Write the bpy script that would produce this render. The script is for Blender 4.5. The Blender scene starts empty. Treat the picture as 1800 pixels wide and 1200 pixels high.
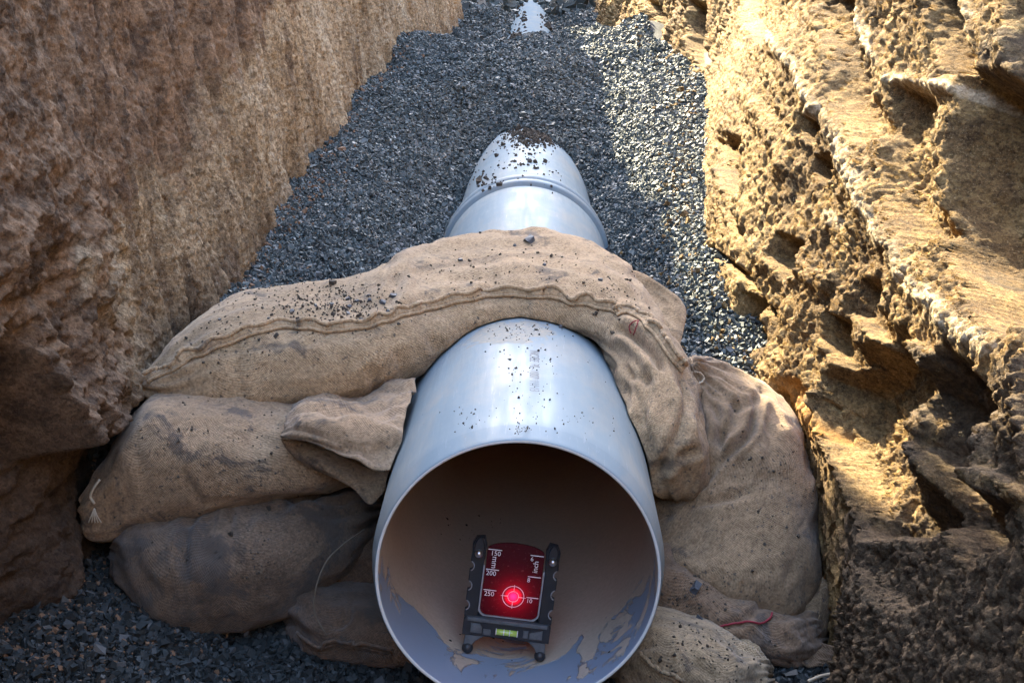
import bpy, math, random
import numpy as np
from mathutils import Vector, Matrix
from mathutils.bvhtree import BVHTree

S = bpy.context.scene
COL = S.collection
R = math.radians
rng = np.random.RandomState(11)
random.seed(5)

# ------------------------------------------------------------------ camera
F = 2800.0                       # focal length in pixels of the 1800 px wide photograph
PITCH, YAW = R(14.34), R(0.714)
CAMZ = 1.06
cam = bpy.data.objects.new('camera', bpy.data.cameras.new('camera'))
COL.objects.link(cam)
cam.data.sensor_width = 36.0
cam.data.lens = 36.0 * F / 1800.0
cam.data.clip_start = 0.05
cam.data.clip_end = 500
cam.location = (0, 0, CAMZ)
cam.rotation_euler = (math.pi / 2 - PITCH, 0, YAW)
S.camera = cam
CR = cam.rotation_euler.to_matrix()
CRN = np.array(CR)
O = Vector((0, 0, CAMZ))

# ------------------------------------------------------------------ sky, sun, exposure
SUN = Vector((-0.36, 0.74, 0.54)).normalized()
sun_el = math.asin(SUN.z)
sun_az = math.atan2(SUN.x, SUN.y)
w = bpy.data.worlds.new('World')
S.world = w
w.use_nodes = True
nt = w.node_tree
sky = nt.nodes.new('ShaderNodeTexSky')
sky.sky_type = 'NISHITA'
sky.sun_disc = False
sky.sun_elevation = sun_el
sky.sun_rotation = sun_az
sky.air_density = 1.0
sky.dust_density = 2.0
sky.ozone_density = 0.4
bg = nt.nodes['Background']
nt.links.new(sky.outputs[0], bg.inputs[0])
bg.inputs[1].default_value = 0.15
sun = bpy.data.objects.new('sun', bpy.data.lights.new('sun', 'SUN'))
COL.objects.link(sun)
sun.data.energy = 3.9
sun.data.angle = R(0.5)
sun.data.color = (1.0, 0.86, 0.58)
sun.rotation_euler = SUN.to_track_quat('Z', 'Y').to_euler()
S.view_settings.view_transform = 'Standard'
S.view_settings.look = 'None'
S.view_settings.exposure = 3.6
S.view_settings.gamma = 1.0
S.render.engine = 'CYCLES'
S.cycles.max_bounces = 8
S.cycles.diffuse_bounces = 6
S.cycles.use_denoising = True

# ------------------------------------------------------------------ helpers
def P(px, py, d):
    """world point seen at photo pixel (px, py) at forward distance d (world Y)"""
    r = CR @ Vector(((px - 900) / F, (600 - py) / F, -1.0))
    return O + r * (d / r.y)

def project(V):
    """photo pixel of world points (n,3)"""
    L = (np.asarray(V) - np.array(O)) @ CRN
    return np.stack([900 + F * L[:, 0] / -L[:, 2], 600 - F * L[:, 1] / -L[:, 2]], 1)

_r = np.random.RandomState(3)
_PERM = _r.permutation(1024)
_PERM = np.concatenate([_PERM, _PERM, _PERM])
_GR = _r.normal(size=(1024, 3))
_GR /= np.linalg.norm(_GR, axis=1)[:, None]
_JT = _r.rand(1024, 3)

def _hash(i, j, k):
    return _PERM[_PERM[_PERM[i & 1023] + (j & 1023)] + (k & 1023)]

def perlin(x, y, z):
    x, y, z = np.broadcast_arrays(np.asarray(x, float), np.asarray(y, float), np.asarray(z, float))
    xi, yi, zi = np.floor(x).astype(int), np.floor(y).astype(int), np.floor(z).astype(int)
    xf, yf, zf = x - xi, y - yi, z - zi
    u, v, s = [t * t * t * (t * (t * 6 - 15) + 10) for t in (xf, yf, zf)]
    out = 0
    for a in (0, 1):
        wa = u if a else 1 - u
        for b in (0, 1):
            wb = v if b else 1 - v
            for c in (0, 1):
                wc = s if c else 1 - s
                g = _GR[_hash(xi + a, yi + b, zi + c)]
                out = out + wa * wb * wc * (g[..., 0] * (xf - a) + g[..., 1] * (yf - b) + g[..., 2] * (zf - c))
    return out * 1.5

def fbm(x, y, z, oct=4, gain=0.5):
    t, a = 0, 1.0
    for o in range(oct):
        f = 2.03 ** o
        t = t + a * perlin(x * f + o * 7.3, y * f + o * 3.1, z * f - o * 5.7)
        a *= gain
    return t

def ridged(x, y, z, oct=3, gain=0.5):
    t, a = 0, 1.0
    for o in range(oct):
        f = 2.1 ** o
        t = t + a * (1 - 2.2 * np.abs(perlin(x * f + o * 9.1, y * f - o * 2.7, z * f + o * 4.4)))
        a *= gain
    return t

def worley(x, y, z):
    xi, yi, zi = np.floor(x).astype(int), np.floor(y).astype(int), np.floor(z).astype(int)
    best = np.full(x.shape, 9.0)
    for a in (-1, 0, 1):
        for b in (-1, 0, 1):
            for c in (-1, 0, 1):
                j = _JT[_hash(xi + a, yi + b, zi + c)]
                dd = (xi + a + j[..., 0] - x) ** 2 + (yi + b + j[..., 1] - y) ** 2 + (zi + c + j[..., 2] - z) ** 2
                best = np.minimum(best, dd)
    return np.sqrt(best)

def sstep(x, a, b):
    t = np.clip((x - a) / (b - a), 0, 1)
    return t * t * (3 - 2 * t)

def mesh(name, V, Q, uv=None, smooth=True):
    V = np.ascontiguousarray(V, np.float32)
    Q = np.ascontiguousarray(Q, np.int32)
    k = Q.shape[1]
    me = bpy.data.meshes.new(name)
    me.vertices.add(len(V))
    me.vertices.foreach_set('co', V.ravel())
    me.loops.add(Q.size)
    me.loops.foreach_set('vertex_index', Q.ravel())
    me.polygons.add(len(Q))
    me.polygons.foreach_set('loop_start', np.arange(0, Q.size, k, dtype=np.int32))
    me.polygons.foreach_set('loop_total', np.full(len(Q), k, np.int32))
    me.polygons.foreach_set('use_smooth', np.full(len(Q), smooth))
    if uv is not None:
        l = me.uv_layers.new(name='UVMap')
        l.data.foreach_set('uv', np.ascontiguousarray(uv[Q.ravel()], np.float32).ravel())
    me.update(calc_edges=True)
    me.validate()
    return me

def link(name, me, mat, parent=None):
    o = bpy.data.objects.new(name, me)
    COL.objects.link(o)
    if mat is not None:
        me.materials.clear()
        me.materials.append(mat)
    if parent is not None:
        o.parent = parent
    return o

def tag(o, label=None, cat=None, group=None, kind=None):
    if label: o['label'] = label
    if cat: o['category'] = cat
    if group: o['group'] = group
    if kind: o['kind'] = kind
    return o

def thing(name, loc, label, cat, group=None, rot=(0, 0, 0)):
    o = bpy.data.objects.new(name, None)
    COL.objects.link(o)
    o.location = loc
    o.rotation_euler = rot
    o.empty_display_size = 0.05
    return tag(o, label, cat, group)

def grid_quads(n, m, wrap_m=False):
    i = np.arange(n - 1)[:, None]
    j = np.arange(m if wrap_m else m - 1)[None, :]
    j2 = (j + 1) % m
    return np.stack([i * m + j, i * m + j2, (i + 1) * m + j2, (i + 1) * m + j], -1).reshape(-1, 4)

def catmull(C, t):
    """C (n,k) control values, t in [0, n-1]"""
    C = np.asarray(C, float)
    n = len(C)
    i = np.clip(np.floor(t).astype(int), 0, n - 2)
    f = (t - i)[:, None]
    g = lambda q: C[np.clip(q, 0, n - 1)]
    p0, p1, p2, p3 = g(i - 1), g(i), g(i + 1), g(i + 2)
    p0 = np.where((i == 0)[:, None], 2 * p1 - p2, p0)
    p3 = np.where((i == n - 2)[:, None], 2 * p2 - p1, p3)
    return 0.5 * (2 * p1 + (p2 - p0) * f + (2 * p0 - 5 * p1 + 4 * p2 - p3) * f ** 2 + (3 * p1 - p0 - 3 * p2 + p3) * f ** 3)

def grid_normals(G, wrap=False):
    du = np.gradient(G, axis=0)
    if wrap:
        dv = (np.roll(G, -1, 1) - np.roll(G, 1, 1)) / 2
    else:
        dv = np.gradient(G, axis=1)
    N = np.cross(du, dv)
    return N / np.maximum(np.linalg.norm(N, axis=-1), 1e-9)[..., None]

def polydist(Q, pts):
    """distance and signed side of points Q (n,2) to polyline pts, and the 0..1 position along it"""
    pts = np.asarray(pts, float)
    seg = np.linalg.norm(np.diff(pts, axis=0), axis=1)
    cum = np.concatenate([[0], np.cumsum(seg)])
    best = np.full(len(Q), 1e9); sg = np.zeros(len(Q)); al = np.zeros(len(Q))
    for k in range(len(pts) - 1):
        a, b = pts[k], pts[k + 1]
        ab = b - a
        t = np.clip(((Q - a) @ ab) / (ab @ ab), 0, 1)
        df = Q - a - t[:, None] * ab
        dd = np.hypot(df[:, 0], df[:, 1])
        m = dd < best
        best[m] = dd[m]
        sg[m] = np.sign(ab[0] * df[m, 1] - ab[1] * df[m, 0])
        al[m] = (cum[k] + t[m] * seg[k]) / cum[-1]
    return best, sg, al

def smooth_line(pts, n):
    return catmull(np.asarray(pts, float), np.linspace(0, len(pts) - 1, n))

def tube(L, rad, m=10, cap=True, wob=0):
    """V, Q of a tube along L (n,3); rad scalar or (n,)"""
    L = np.asarray(L, float)
    n = len(L)
    rad = np.broadcast_to(np.asarray(rad, float), (n,))
    T = np.gradient(L, axis=0)
    T /= np.maximum(np.linalg.norm(T, axis=1), 1e-9)[:, None]
    up = np.array([0.13, 0.21, 0.97])
    A = np.cross(T, up); A /= np.maximum(np.linalg.norm(A, axis=1), 1e-6)[:, None]
    B = np.cross(T, A)
    ph = np.linspace(0, 2 * np.pi, m, endpoint=False)
    G = L[:, None] + rad[:, None, None] * (np.cos(ph)[None, :, None] * A[:, None] + np.sin(ph)[None, :, None] * B[:, None])
    V = G.reshape(-1, 3)
    Q = grid_quads(n, m, True)
    if cap:
        V = np.concatenate([V, L[:1], L[-1:]])
        j = np.arange(m)
        a = np.stack([np.full(m, n * m), (j + 1) % m, j, np.full(m, n * m)], 1)
        b = np.stack([np.full(m, n * m + 1), (n - 1) * m + j, (n - 1) * m + (j + 1) % m, np.full(m, n * m + 1)], 1)
        tri = np.concatenate([a, b])[:, :3]
        Q3 = np.concatenate([Q[:, [0, 1, 2]], Q[:, [0, 2, 3]], tri])
        return V, Q3
    return V, Q

def join(parts):
    Vs, Qs, k = [], [], 0
    for V, Q in parts:
        Vs.append(V); Qs.append(np.asarray(Q) + k); k += len(V)
    return np.concatenate(Vs), np.concatenate(Qs)

def lathe(prof, cx, cz, m=160):
    """surface of revolution about the Y axis through (cx, cz); prof = [(y, r)]"""
    prof = np.asarray(prof, float)
    ph = np.linspace(0, 2 * np.pi, m, endpoint=False)
    n = len(prof)
    V = np.empty((n, m, 3))
    V[..., 0] = cx + prof[:, 1:2] * np.sin(ph)
    V[..., 1] = prof[:, 0:1]
    V[..., 2] = cz + prof[:, 1:2] * np.cos(ph)
    return V.reshape(-1, 3), grid_quads(n, m, True)

# ------------------------------------------------------------------ material helpers
class NT:
    def __init__(s, name):
        s.mat = bpy.data.materials.new(name)
        s.mat.use_nodes = True
        s.t = s.mat.node_tree
        s.b = s.t.nodes['Principled BSDF']
    def n(s, typ, **kw):
        nd = s.t.nodes.new(typ)
        for k, v in kw.items():
            if k.startswith('i_'):
                nd.inputs[k[2:].replace('_', ' ')].default_value = v
            else:
                setattr(nd, k, v)
        return nd
    def l(s, a, b):
        s.t.links.new(a, b)
    def coord(s, scale=(1, 1, 1), kind='Object'):
        tc = s.n('ShaderNodeTexCoord')
        mp = s.n('ShaderNodeMapping')
        mp.inputs['Scale'].default_value = scale
        s.l(tc.outputs[kind], mp.inputs['Vector'])
        return mp.outputs[0]
    def noise(s, scale, detail=4, rough=0.55, vec=None, dist=0.0):
        nd = s.n('ShaderNodeTexNoise')
        nd.inputs['Scale'].default_value = scale
        nd.inputs['Detail'].default_value = detail
        nd.inputs['Roughness'].default_value = rough
        nd.inputs['Distortion'].default_value = dist
        if vec is not None: s.l(vec, nd.inputs['Vector'])
        return nd.outputs['Fac']
    def ramp(s, fac, stops, interp='LINEAR'):
        nd = s.n('ShaderNodeValToRGB')
        cr = nd.color_ramp
        cr.interpolation = interp
        while len(cr.elements) < len(stops): cr.elements.new(0.5)
        for e, (p, c) in zip(cr.elements, stops):
            e.position = p
            e.color = (*c, 1) if len(c) == 3 else c
        s.l(fac, nd.inputs[0])
        return nd.outputs[0]
    def mix(s, fac, a, b, mode='MIX'):
        nd = s.n('ShaderNodeMix', data_type='RGBA', blend_type=mode)
        for sock, v in ((nd.inputs[0], fac), (nd.inputs[6], a), (nd.inputs[7], b)):
            if isinstance(v, (int, float)): sock.default_value = v
            elif isinstance(v, tuple): sock.default_value = (*v, 1)
            else: s.l(v, sock)
        return nd.outputs[2]
    def math(s, op, a, b=0.0, clamp=False):
        nd = s.n('ShaderNodeMath', operation=op, use_clamp=clamp)
        for sock, v in ((nd.inputs[0], a), (nd.inputs[1], b)):
            if isinstance(v, (int, float)): sock.default_value = v
            else: s.l(v, sock)
        return nd.outputs[0]
    def bump(s, h, strength, dist, prev=None):
        nd = s.n('ShaderNodeBump')
        nd.inputs['Strength'].default_value = strength
        nd.inputs['Distance'].default_value = dist
        s.l(h, nd.inputs['Height'])
        if prev is not None: s.l(prev, nd.inputs['Normal'])
        return nd.outputs[0]
    def out(s, color=None, rough=None, normal=None, spec=None, metal=None):
        for key, v in (('Base Color', color), ('Roughness', rough), ('Normal', normal), ('Specular IOR Level', spec), ('Metallic', metal)):
            if v is None: continue
            if isinstance(v, (int, float)): s.b.inputs[key].default_value = v
            elif isinstance(v, tuple): s.b.inputs[key].default_value = (*v, 1)
            else: s.l(v, s.b.inputs[key])
        return s.mat

def plain(name, col, rough=0.5, spec=0.5, metal=0.0, nscale=60, var=0.25, bump=0.0):
    m = NT(name)
    f = m.noise(nscale, 4, 0.6, m.coord())
    c = m.mix(f, tuple(x * (1 - var) for x in col), tuple(min(1, x * (1 + var)) for x in col))
    nrm = m.bump(f, bump, 0.002) if bump else None
    return m.out(c, rough, nrm, spec, metal)

def mat_earth(name, cols, streak, pale=None, darken=None):
    m = NT(name)
    v = m.coord()
    vs = m.coord(streak)
    big = m.noise(1.6, 5, 0.6, v, 0.4)
    st = m.noise(9, 6, 0.62, vs, 0.3)
    fine = m.noise(170, 5, 0.75, v)
    gr = m.noise(380, 3, 0.7, v)
    f = m.math('ADD', m.math('MULTIPLY', big, 0.5), m.math('MULTIPLY', st, 0.5))
    c = m.ramp(f, [(0.38, cols[0]), (0.47, cols[1]), (0.54, cols[2]), (0.62, cols[3])])
    mid = m.noise(40, 6, 0.7, v, 0.3)
    c = m.mix(0.8, c, m.ramp(mid, [(0.37, (0.30, 0.27, 0.25)), (0.50, (0.80, 0.79, 0.78)), (0.61, (1.0, 1.0, 1.0))]), 'MULTIPLY')
    c = m.mix(0.8, c, m.ramp(fine, [(0.36, (0.28, 0.26, 0.24)), (0.50, (0.78, 0.77, 0.76)), (0.62, (1, 1, 1))]), 'MULTIPLY')
    c = m.mix(m.math('MULTIPLY', m.ramp(gr, [(0.58, (0, 0, 0)), (0.68, (1, 1, 1))]), 0.55), c, cols[4])
    def grains(sc, lo, amt, c):
        vo = m.n('ShaderNodeTexVoronoi'); vo.inputs['Scale'].default_value = sc
        m.l(v, vo.inputs['Vector'])
        sx = m.n('ShaderNodeSeparateXYZ'); m.l(vo.outputs['Color'], sx.inputs[0])
        return m.mix(amt, c, m.ramp(sx.outputs[0], [(0.0, lo), (0.35, (0.72, 0.70, 0.68)), (1.0, (1, 1, 1))]), 'MULTIPLY')
    if darken:
        c = darken(m, c, v)
    if pale:
        c = pale(m, c, v)
    c = grains(150, (0.34, 0.32, 0.30), 0.6, c)
    c = grains(330, (0.35, 0.33, 0.31), 0.6, c)
    nr = m.bump(fine, 0.9, 0.008)
    nr = m.bump(gr, 0.7, 0.003, nr)
    return m.out(c, 0.92, nr, 0.25)

def left_layer_shade(m, c, v):
    # a darker, redder soil layer above a sloping boundary, and undercut shade painted into the lower course
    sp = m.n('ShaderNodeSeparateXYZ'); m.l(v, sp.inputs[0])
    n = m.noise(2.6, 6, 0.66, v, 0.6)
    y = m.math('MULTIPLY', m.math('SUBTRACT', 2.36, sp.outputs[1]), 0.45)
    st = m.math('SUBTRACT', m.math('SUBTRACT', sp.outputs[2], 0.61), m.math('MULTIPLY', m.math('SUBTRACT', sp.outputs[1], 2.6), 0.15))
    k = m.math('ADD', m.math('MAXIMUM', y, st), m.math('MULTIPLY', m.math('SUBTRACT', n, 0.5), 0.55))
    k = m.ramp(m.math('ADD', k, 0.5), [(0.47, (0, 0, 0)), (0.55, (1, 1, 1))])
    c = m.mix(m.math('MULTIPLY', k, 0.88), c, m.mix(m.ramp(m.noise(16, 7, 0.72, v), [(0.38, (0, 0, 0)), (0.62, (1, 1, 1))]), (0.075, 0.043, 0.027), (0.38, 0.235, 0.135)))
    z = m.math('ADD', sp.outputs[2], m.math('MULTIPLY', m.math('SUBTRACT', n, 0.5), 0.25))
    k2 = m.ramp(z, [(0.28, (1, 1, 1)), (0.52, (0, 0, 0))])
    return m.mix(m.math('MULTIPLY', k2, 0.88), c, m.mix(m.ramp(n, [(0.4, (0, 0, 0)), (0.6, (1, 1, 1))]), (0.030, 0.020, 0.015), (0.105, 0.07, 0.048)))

def right_pale(m, c, v):
    at = m.n('ShaderNodeAttribute'); at.attribute_name = 'chalk_sun'
    n = m.noise(26, 5, 0.65, v)
    nb = m.noise(70, 5, 0.7, v)
    k = m.ramp(m.math('MULTIPLY', at.outputs['Fac'], m.math('ADD', -0.22, m.math('ADD', n, nb))), [(0.36, (0, 0, 0)), (0.66, (1, 1, 1))])
    c = m.mix(m.math('MULTIPLY', k, 0.9), c, m.mix(m.ramp(nb, [(0.38, (0, 0, 0)), (0.62, (1, 1, 1))]), (0.40, 0.29, 0.16), (0.68, 0.57, 0.40)))  # chalk spots, plus sunlight painted pale along the ledge
    at3 = m.n('ShaderNodeAttribute'); at3.attribute_name = 'shade_tint'
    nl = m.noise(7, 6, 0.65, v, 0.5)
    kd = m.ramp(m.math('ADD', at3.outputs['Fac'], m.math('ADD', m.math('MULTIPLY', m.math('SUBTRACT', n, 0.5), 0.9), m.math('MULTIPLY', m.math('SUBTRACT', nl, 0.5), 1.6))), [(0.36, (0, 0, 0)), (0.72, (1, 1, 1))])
    c = m.mix(m.math('MULTIPLY', kd, 0.9), c, m.mix(m.ramp(nb, [(0.36, (0, 0, 0)), (0.64, (1, 1, 1))]), (0.050, 0.034, 0.021), (0.18, 0.125, 0.075)))  # shade painted as darker soil on the low near face and hollow
    at2 = m.n('ShaderNodeAttribute'); at2.attribute_name = 'rust'
    return m.mix(m.math('MULTIPLY', at2.outputs['Fac'], 0.8), c, m.mix(n, (0.34, 0.16, 0.04), (0.62, 0.33, 0.09)))

M_left = mat_earth('left_earth', [(0.30, 0.20, 0.115), (0.64, 0.465, 0.265), (0.82, 0.63, 0.39), (0.88, 0.74, 0.52), (0.86, 0.78, 0.62)], (1, 1.6, 0.16), darken=left_layer_shade)
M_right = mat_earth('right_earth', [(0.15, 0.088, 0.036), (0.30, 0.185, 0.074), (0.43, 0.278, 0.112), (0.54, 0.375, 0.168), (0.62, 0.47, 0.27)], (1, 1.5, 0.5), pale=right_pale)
M_topsoil = mat_earth('topsoil', [(0.10, 0.07, 0.04), (0.17, 0.13, 0.07), (0.22, 0.18, 0.09), (0.28, 0.22, 0.12), (0.36, 0.3, 0.2)], (1, 1, 1))

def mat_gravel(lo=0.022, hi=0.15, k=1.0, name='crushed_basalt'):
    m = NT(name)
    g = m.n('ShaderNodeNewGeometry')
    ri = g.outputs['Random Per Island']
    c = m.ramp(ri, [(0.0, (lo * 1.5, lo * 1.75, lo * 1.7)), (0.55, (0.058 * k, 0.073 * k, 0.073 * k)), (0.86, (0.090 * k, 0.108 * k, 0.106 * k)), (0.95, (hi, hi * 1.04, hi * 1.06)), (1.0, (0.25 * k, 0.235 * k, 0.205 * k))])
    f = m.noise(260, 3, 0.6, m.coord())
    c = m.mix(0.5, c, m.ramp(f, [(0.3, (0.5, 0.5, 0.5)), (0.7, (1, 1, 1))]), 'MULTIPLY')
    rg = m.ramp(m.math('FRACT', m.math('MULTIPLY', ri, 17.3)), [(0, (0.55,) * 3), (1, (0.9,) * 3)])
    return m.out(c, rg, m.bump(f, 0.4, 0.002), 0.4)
M_gravel = mat_gravel()
M_gravel_shade = mat_gravel(0.007, 0.08, 0.30, 'shaded_basalt')  # darker copy of the same stone, shade put into its colour
M_bed = plain('gravel_fines', (0.035, 0.037, 0.04), 0.9, 0.2, nscale=90, var=0.5, bump=0.8)
M_chip = plain('dark_stone', (0.05, 0.056, 0.066), 0.45, 0.5, nscale=120, var=0.5, bump=0.5)
M_crumb = plain('soil_crumb', (0.055, 0.045, 0.035), 0.9, 0.2, nscale=50, var=0.6)
M_clod = plain('earth_clod', (0.17, 0.10, 0.06), 0.95, 0.2, nscale=70, var=0.5, bump=0.8)

def mat_burlap(name, base, dirt=0.4, dirtcol=(0.055, 0.045, 0.038), seed=0.0, weave=0.6):
    m = NT(name)
    uv = m.coord((1, 1, 1), 'UV')
    sp = m.n('ShaderNodeSeparateXYZ'); m.l(uv, sp.inputs[0])
    wob = m.noise(60, 2, 0.5, uv)
    k = 2 * math.pi / 0.0044
    def thread(s):
        return m.math('SINE', m.math('ADD', m.math('MULTIPLY', s, k), m.math('MULTIPLY', wob, 10.0)))
    a, b = thread(sp.outputs[0]), thread(sp.outputs[1])
    wv = m.math('ADD', m.math('MULTIPLY', m.math('MULTIPLY', a, b), 0.5), 0.5)
    v = m.coord((1, 1, 1)); 
    mp = m.n('ShaderNodeMapping'); mp.inputs['Location'].default_value = (seed, seed * 1.7, -seed); m.l(v, mp.inputs[0]); v = mp.outputs[0]
    big = m.noise(7, 5, 0.62, v, 0.3)
    fib = m.noise(240, 4, 0.75, v)
    c = m.mix(m.ramp(big, [(0.3, (0, 0, 0)), (0.7, (1, 1, 1))]), tuple(x * 0.78 for x in base), tuple(min(1, x * 1.15) for x in base))
    c = m.mix(0.7, c, m.ramp(fib, [(0.38, (0.42, 0.40, 0.38)), (0.6, (1, 1, 1))]), 'MULTIPLY')
    sp2 = m.noise(85, 5, 0.75, v)
    c = m.mix(0.6, c, m.ramp(sp2, [(0.36, (0.5, 0.48, 0.46)), (0.55, (1, 1, 1))]), 'MULTIPLY')
    c = m.mix(0.40, c, m.ramp(wv, [(0.0, (0.35, 0.33, 0.31)), (0.6, (1, 1, 1))]), 'MULTIPLY')
    st = m.noise(11, 7, 0.7, v, 0.5)
    e = 0.63 - 0.17 * dirt
    c = m.mix(m.math('MULTIPLY', m.ramp(st, [(e, (0, 0, 0)), (e + 0.07, (1, 1, 1))]), 0.75), c, dirtcol)
    sk = m.noise(140, 3, 0.6, v)
    c = m.mix(m.math('MULTIPLY', m.ramp(sk, [(0.63, (0, 0, 0)), (0.67, (1, 1, 1))]), 0.75), c, (0.045, 0.04, 0.036))
    nr = m.bump(wv, weave, 0.0016)
    nr = m.bump(fib, 0.5, 0.0015, nr)
    m.b.inputs['Sheen Weight'].default_value = 0.15
    return m.out(c, 0.95, nr, 0.15)

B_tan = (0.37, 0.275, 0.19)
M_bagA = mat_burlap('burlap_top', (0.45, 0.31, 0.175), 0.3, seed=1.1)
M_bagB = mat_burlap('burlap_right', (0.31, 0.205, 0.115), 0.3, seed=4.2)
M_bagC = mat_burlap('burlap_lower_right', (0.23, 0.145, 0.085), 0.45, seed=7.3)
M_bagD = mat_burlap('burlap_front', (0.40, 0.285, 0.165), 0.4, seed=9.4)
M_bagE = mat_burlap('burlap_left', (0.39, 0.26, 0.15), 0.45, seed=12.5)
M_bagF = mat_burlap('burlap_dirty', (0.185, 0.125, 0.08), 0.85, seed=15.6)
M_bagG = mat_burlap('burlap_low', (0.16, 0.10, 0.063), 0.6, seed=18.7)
M_cord = plain('jute_cord', (0.42, 0.34, 0.24), 0.9, 0.2, nscale=400, var=0.35)
M_cordd = plain('dirty_cord', (0.13, 0.10, 0.07), 0.9, 0.2, nscale=400, var=0.35)
M_white = plain('white_string', (0.42, 0.38, 0.30), 0.85, 0.2, nscale=400, var=0.2)
M_red = plain('red_thread', (0.22, 0.02, 0.03), 0.7, 0.3, nscale=300, var=0.2)

# ------------------------------------------------------------------ layout of the trench
PX, PZ, PR = -0.017, 0.226, 0.200       # pipe axis and outer radius
ZTOP = 2.16

def foot_right(d):
    return np.interp(d, [-4, 1.0, 1.5, 2.1, 2.45, 2.75, 3.1, 3.45, 4.15, 5.0, 6.3, 6.7, 7.1, 9.0, 12, 15, 30],
                     [0.55, 0.47, 0.46, 0.465, 0.455, 0.415, 0.365, 0.360, 0.425, 0.515, 0.640, 0.59, 0.545, 0.47, 0.50, 0.58, 0.62])

def foot_left(d):
    return np.interp(d, [-4, 1.0, 2.0, 2.5, 3.0, 5.5, 8.0, 13.3, 13.6, 30], [-0.65, -0.62, -0.63, -0.65, -0.62, -0.64, -0.60, -0.60, -0.95, -0.95])

def base_right(d, z):
    return foot_right(d) + 0.22 * (z - 0.40) + 0.18 * 0.12 * np.log1p(np.exp((z - 0.45) / 0.12))

def base_left(d, z):
    x = foot_left(d) - 0.13 * np.maximum(z - 0.40, 0) - 0.03 * (z - 0.40)
    line = np.interp(d, [1.5, 2.03, 2.12, 2.6, 3.0], [0.585, 0.575, 0.37, 0.33, 0.30]) + 0.025 * perlin(d * 7, 0.3, 1.7)
    return x - np.interp(d, [1.0, 2.05, 2.2], [0.20, 0.19, 0.085]) * (1 - sstep(z, line - 0.035, line)) * (1 - sstep(d, 2.9, 3.3))

def ray_wall(px, py):
    """(d, z) where the ray of a photo pixel meets the undisplaced right bank"""
    lo, hi = 0.8, 20.0
    for _ in range(50):
        md = (lo + hi) / 2
        p = P(px, py, md)
        if p.x > float(base_right(md, p.z)): hi = md
        else: lo = md
    p = P(px, py, lo)
    return (lo, p.z)

def wall_axis(parts):
    return np.concatenate([np.linspace(a, b, n, endpoint=False) for a, b, n in parts[:-1]] + [np.linspace(parts[-1][0], parts[-1][1], parts[-1][2])])

# ---- left bank: shaded, scraped in vertical streaks
dl = np.concatenate([np.linspace(-3.3, 1.5, 50, endpoint=False), np.exp(np.linspace(math.log(1.5), math.log(14.0), 1180)), np.linspace(14.2, 26, 60)])
zl = wall_axis([(-0.06, 1.12, 300), (1.12, ZTOP, 50)])
D, Z = np.meshgrid(dl, zl, indexing='ij')
X = base_left(D, Z)
warp = 0.25 * perlin(D * 1.3, Z * 1.1, 4.0)
dark = 1 - sstep(D + 0.8 * perlin(D * 1.1, Z * 1.6, 9.0), 2.0, 2.7)     # near end breaks in clods, far end is scraped
dx = 0.035 * fbm(D * 1.6, Z * 1.2, 0.0, 3) + 0.018 * fbm(D * 5, Z * 3.0, 2.0, 3)
sc_ = 0.014 * ridged(D * 5 + warp * 2, Z * 0.7 + D * 0.3, 1.0, 3, 0.55) + 0.006 * ridged(D * 17 + warp * 4, Z * 2.8, 5.0, 4, 0.66) + 0.003 * ridged(D * 50 + warp * 6, Z * 10, 9.0, 3, 0.65)
cl_ = 0.008 * ridged(D * 15, Z * 20, 2.0, 4, 0.65) - 0.010 * worley(D * 16, Z * 22, X * 15) + 0.030 * fbm(D * 3.5, Z * 5.0, 7.0, 4, 0.55) + 0.014 * ridged(D * 6 - Z * 3, Z * 9 + D, 3.0, 3, 0.55)
dx = dx + (1 - dark) * sc_ + dark * cl_
dx = dx - 0.005 * worley(D * 26, Z * 22, X * 20) - 0.0035 * worley(D * 70, Z * 60, X * 40)
dx = dx + 0.0028 * ridged(D * 60, Z * 55, 1.0, 3, 0.65) + 0.0015 * perlin(D * 190, Z * 170, 6.0)
X = X + dx * (0.55 + 0.45 * sstep(Z, -0.1, 0.3)) * (0.3 + 0.7 * sstep(D, 0.8, 1.5))
ztop_var = 1.0 * sstep(D, 11.5, 12.5) + 0.50 * sstep(D, 3.0, 3.6) * (1 - sstep(D, 4.75, 5.3)) + 0.10 * fbm(D * 1.1, 0.0, 3.3, 3) + 0.05 * fbm(D * 5, 0.0, 1.3, 3)  # unseen humps added to the bank top to cast shade, plus random unevenness
Zv = Z + ztop_var * sstep(Z, 1.3, ZTOP)
V = np.stack([X, D, Zv], -1).reshape(-1, 3)
nL = grid_quads(len(dl), len(zl))[:, ::-1]
o = link('earth_bank', mesh('earth_bank', V, nL), M_left)
tag(o, 'shaded brown earth side of the trench with vertical scrape marks', 'earth bank', kind='structure')
left_top = np.stack([X[:, -1], D[:, -1], Zv[:, -1]], -1)
BV_left = (V, nL)

# ---- right bank: sunlit ochre clay, broken into ledges and hollows
dr = np.concatenate([np.linspace(-3.3, 1.05, 50, endpoint=False), np.exp(np.linspace(math.log(1.05), math.log(12.0), 1500)), np.linspace(12.2, 26, 60)])
zr = wall_axis([(-0.06, 1.12, 330), (1.12, ZTOP, 50)])
D, Z = np.meshgrid(dr, zr, indexing='ij')
X = base_right(D, Z)
fD, fZ = D.ravel(), Z.ravel()
near = (fD > 0.9) & (fD < 9.5) & (fZ < 1.3)
disp = np.zeros(fD.size)          # positive = out of the bank, into the trench
chalk_sun = np.zeros(fD.size)
rust = np.zeros(fD.size)
shade_tint = np.zeros(fD.size)
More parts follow.
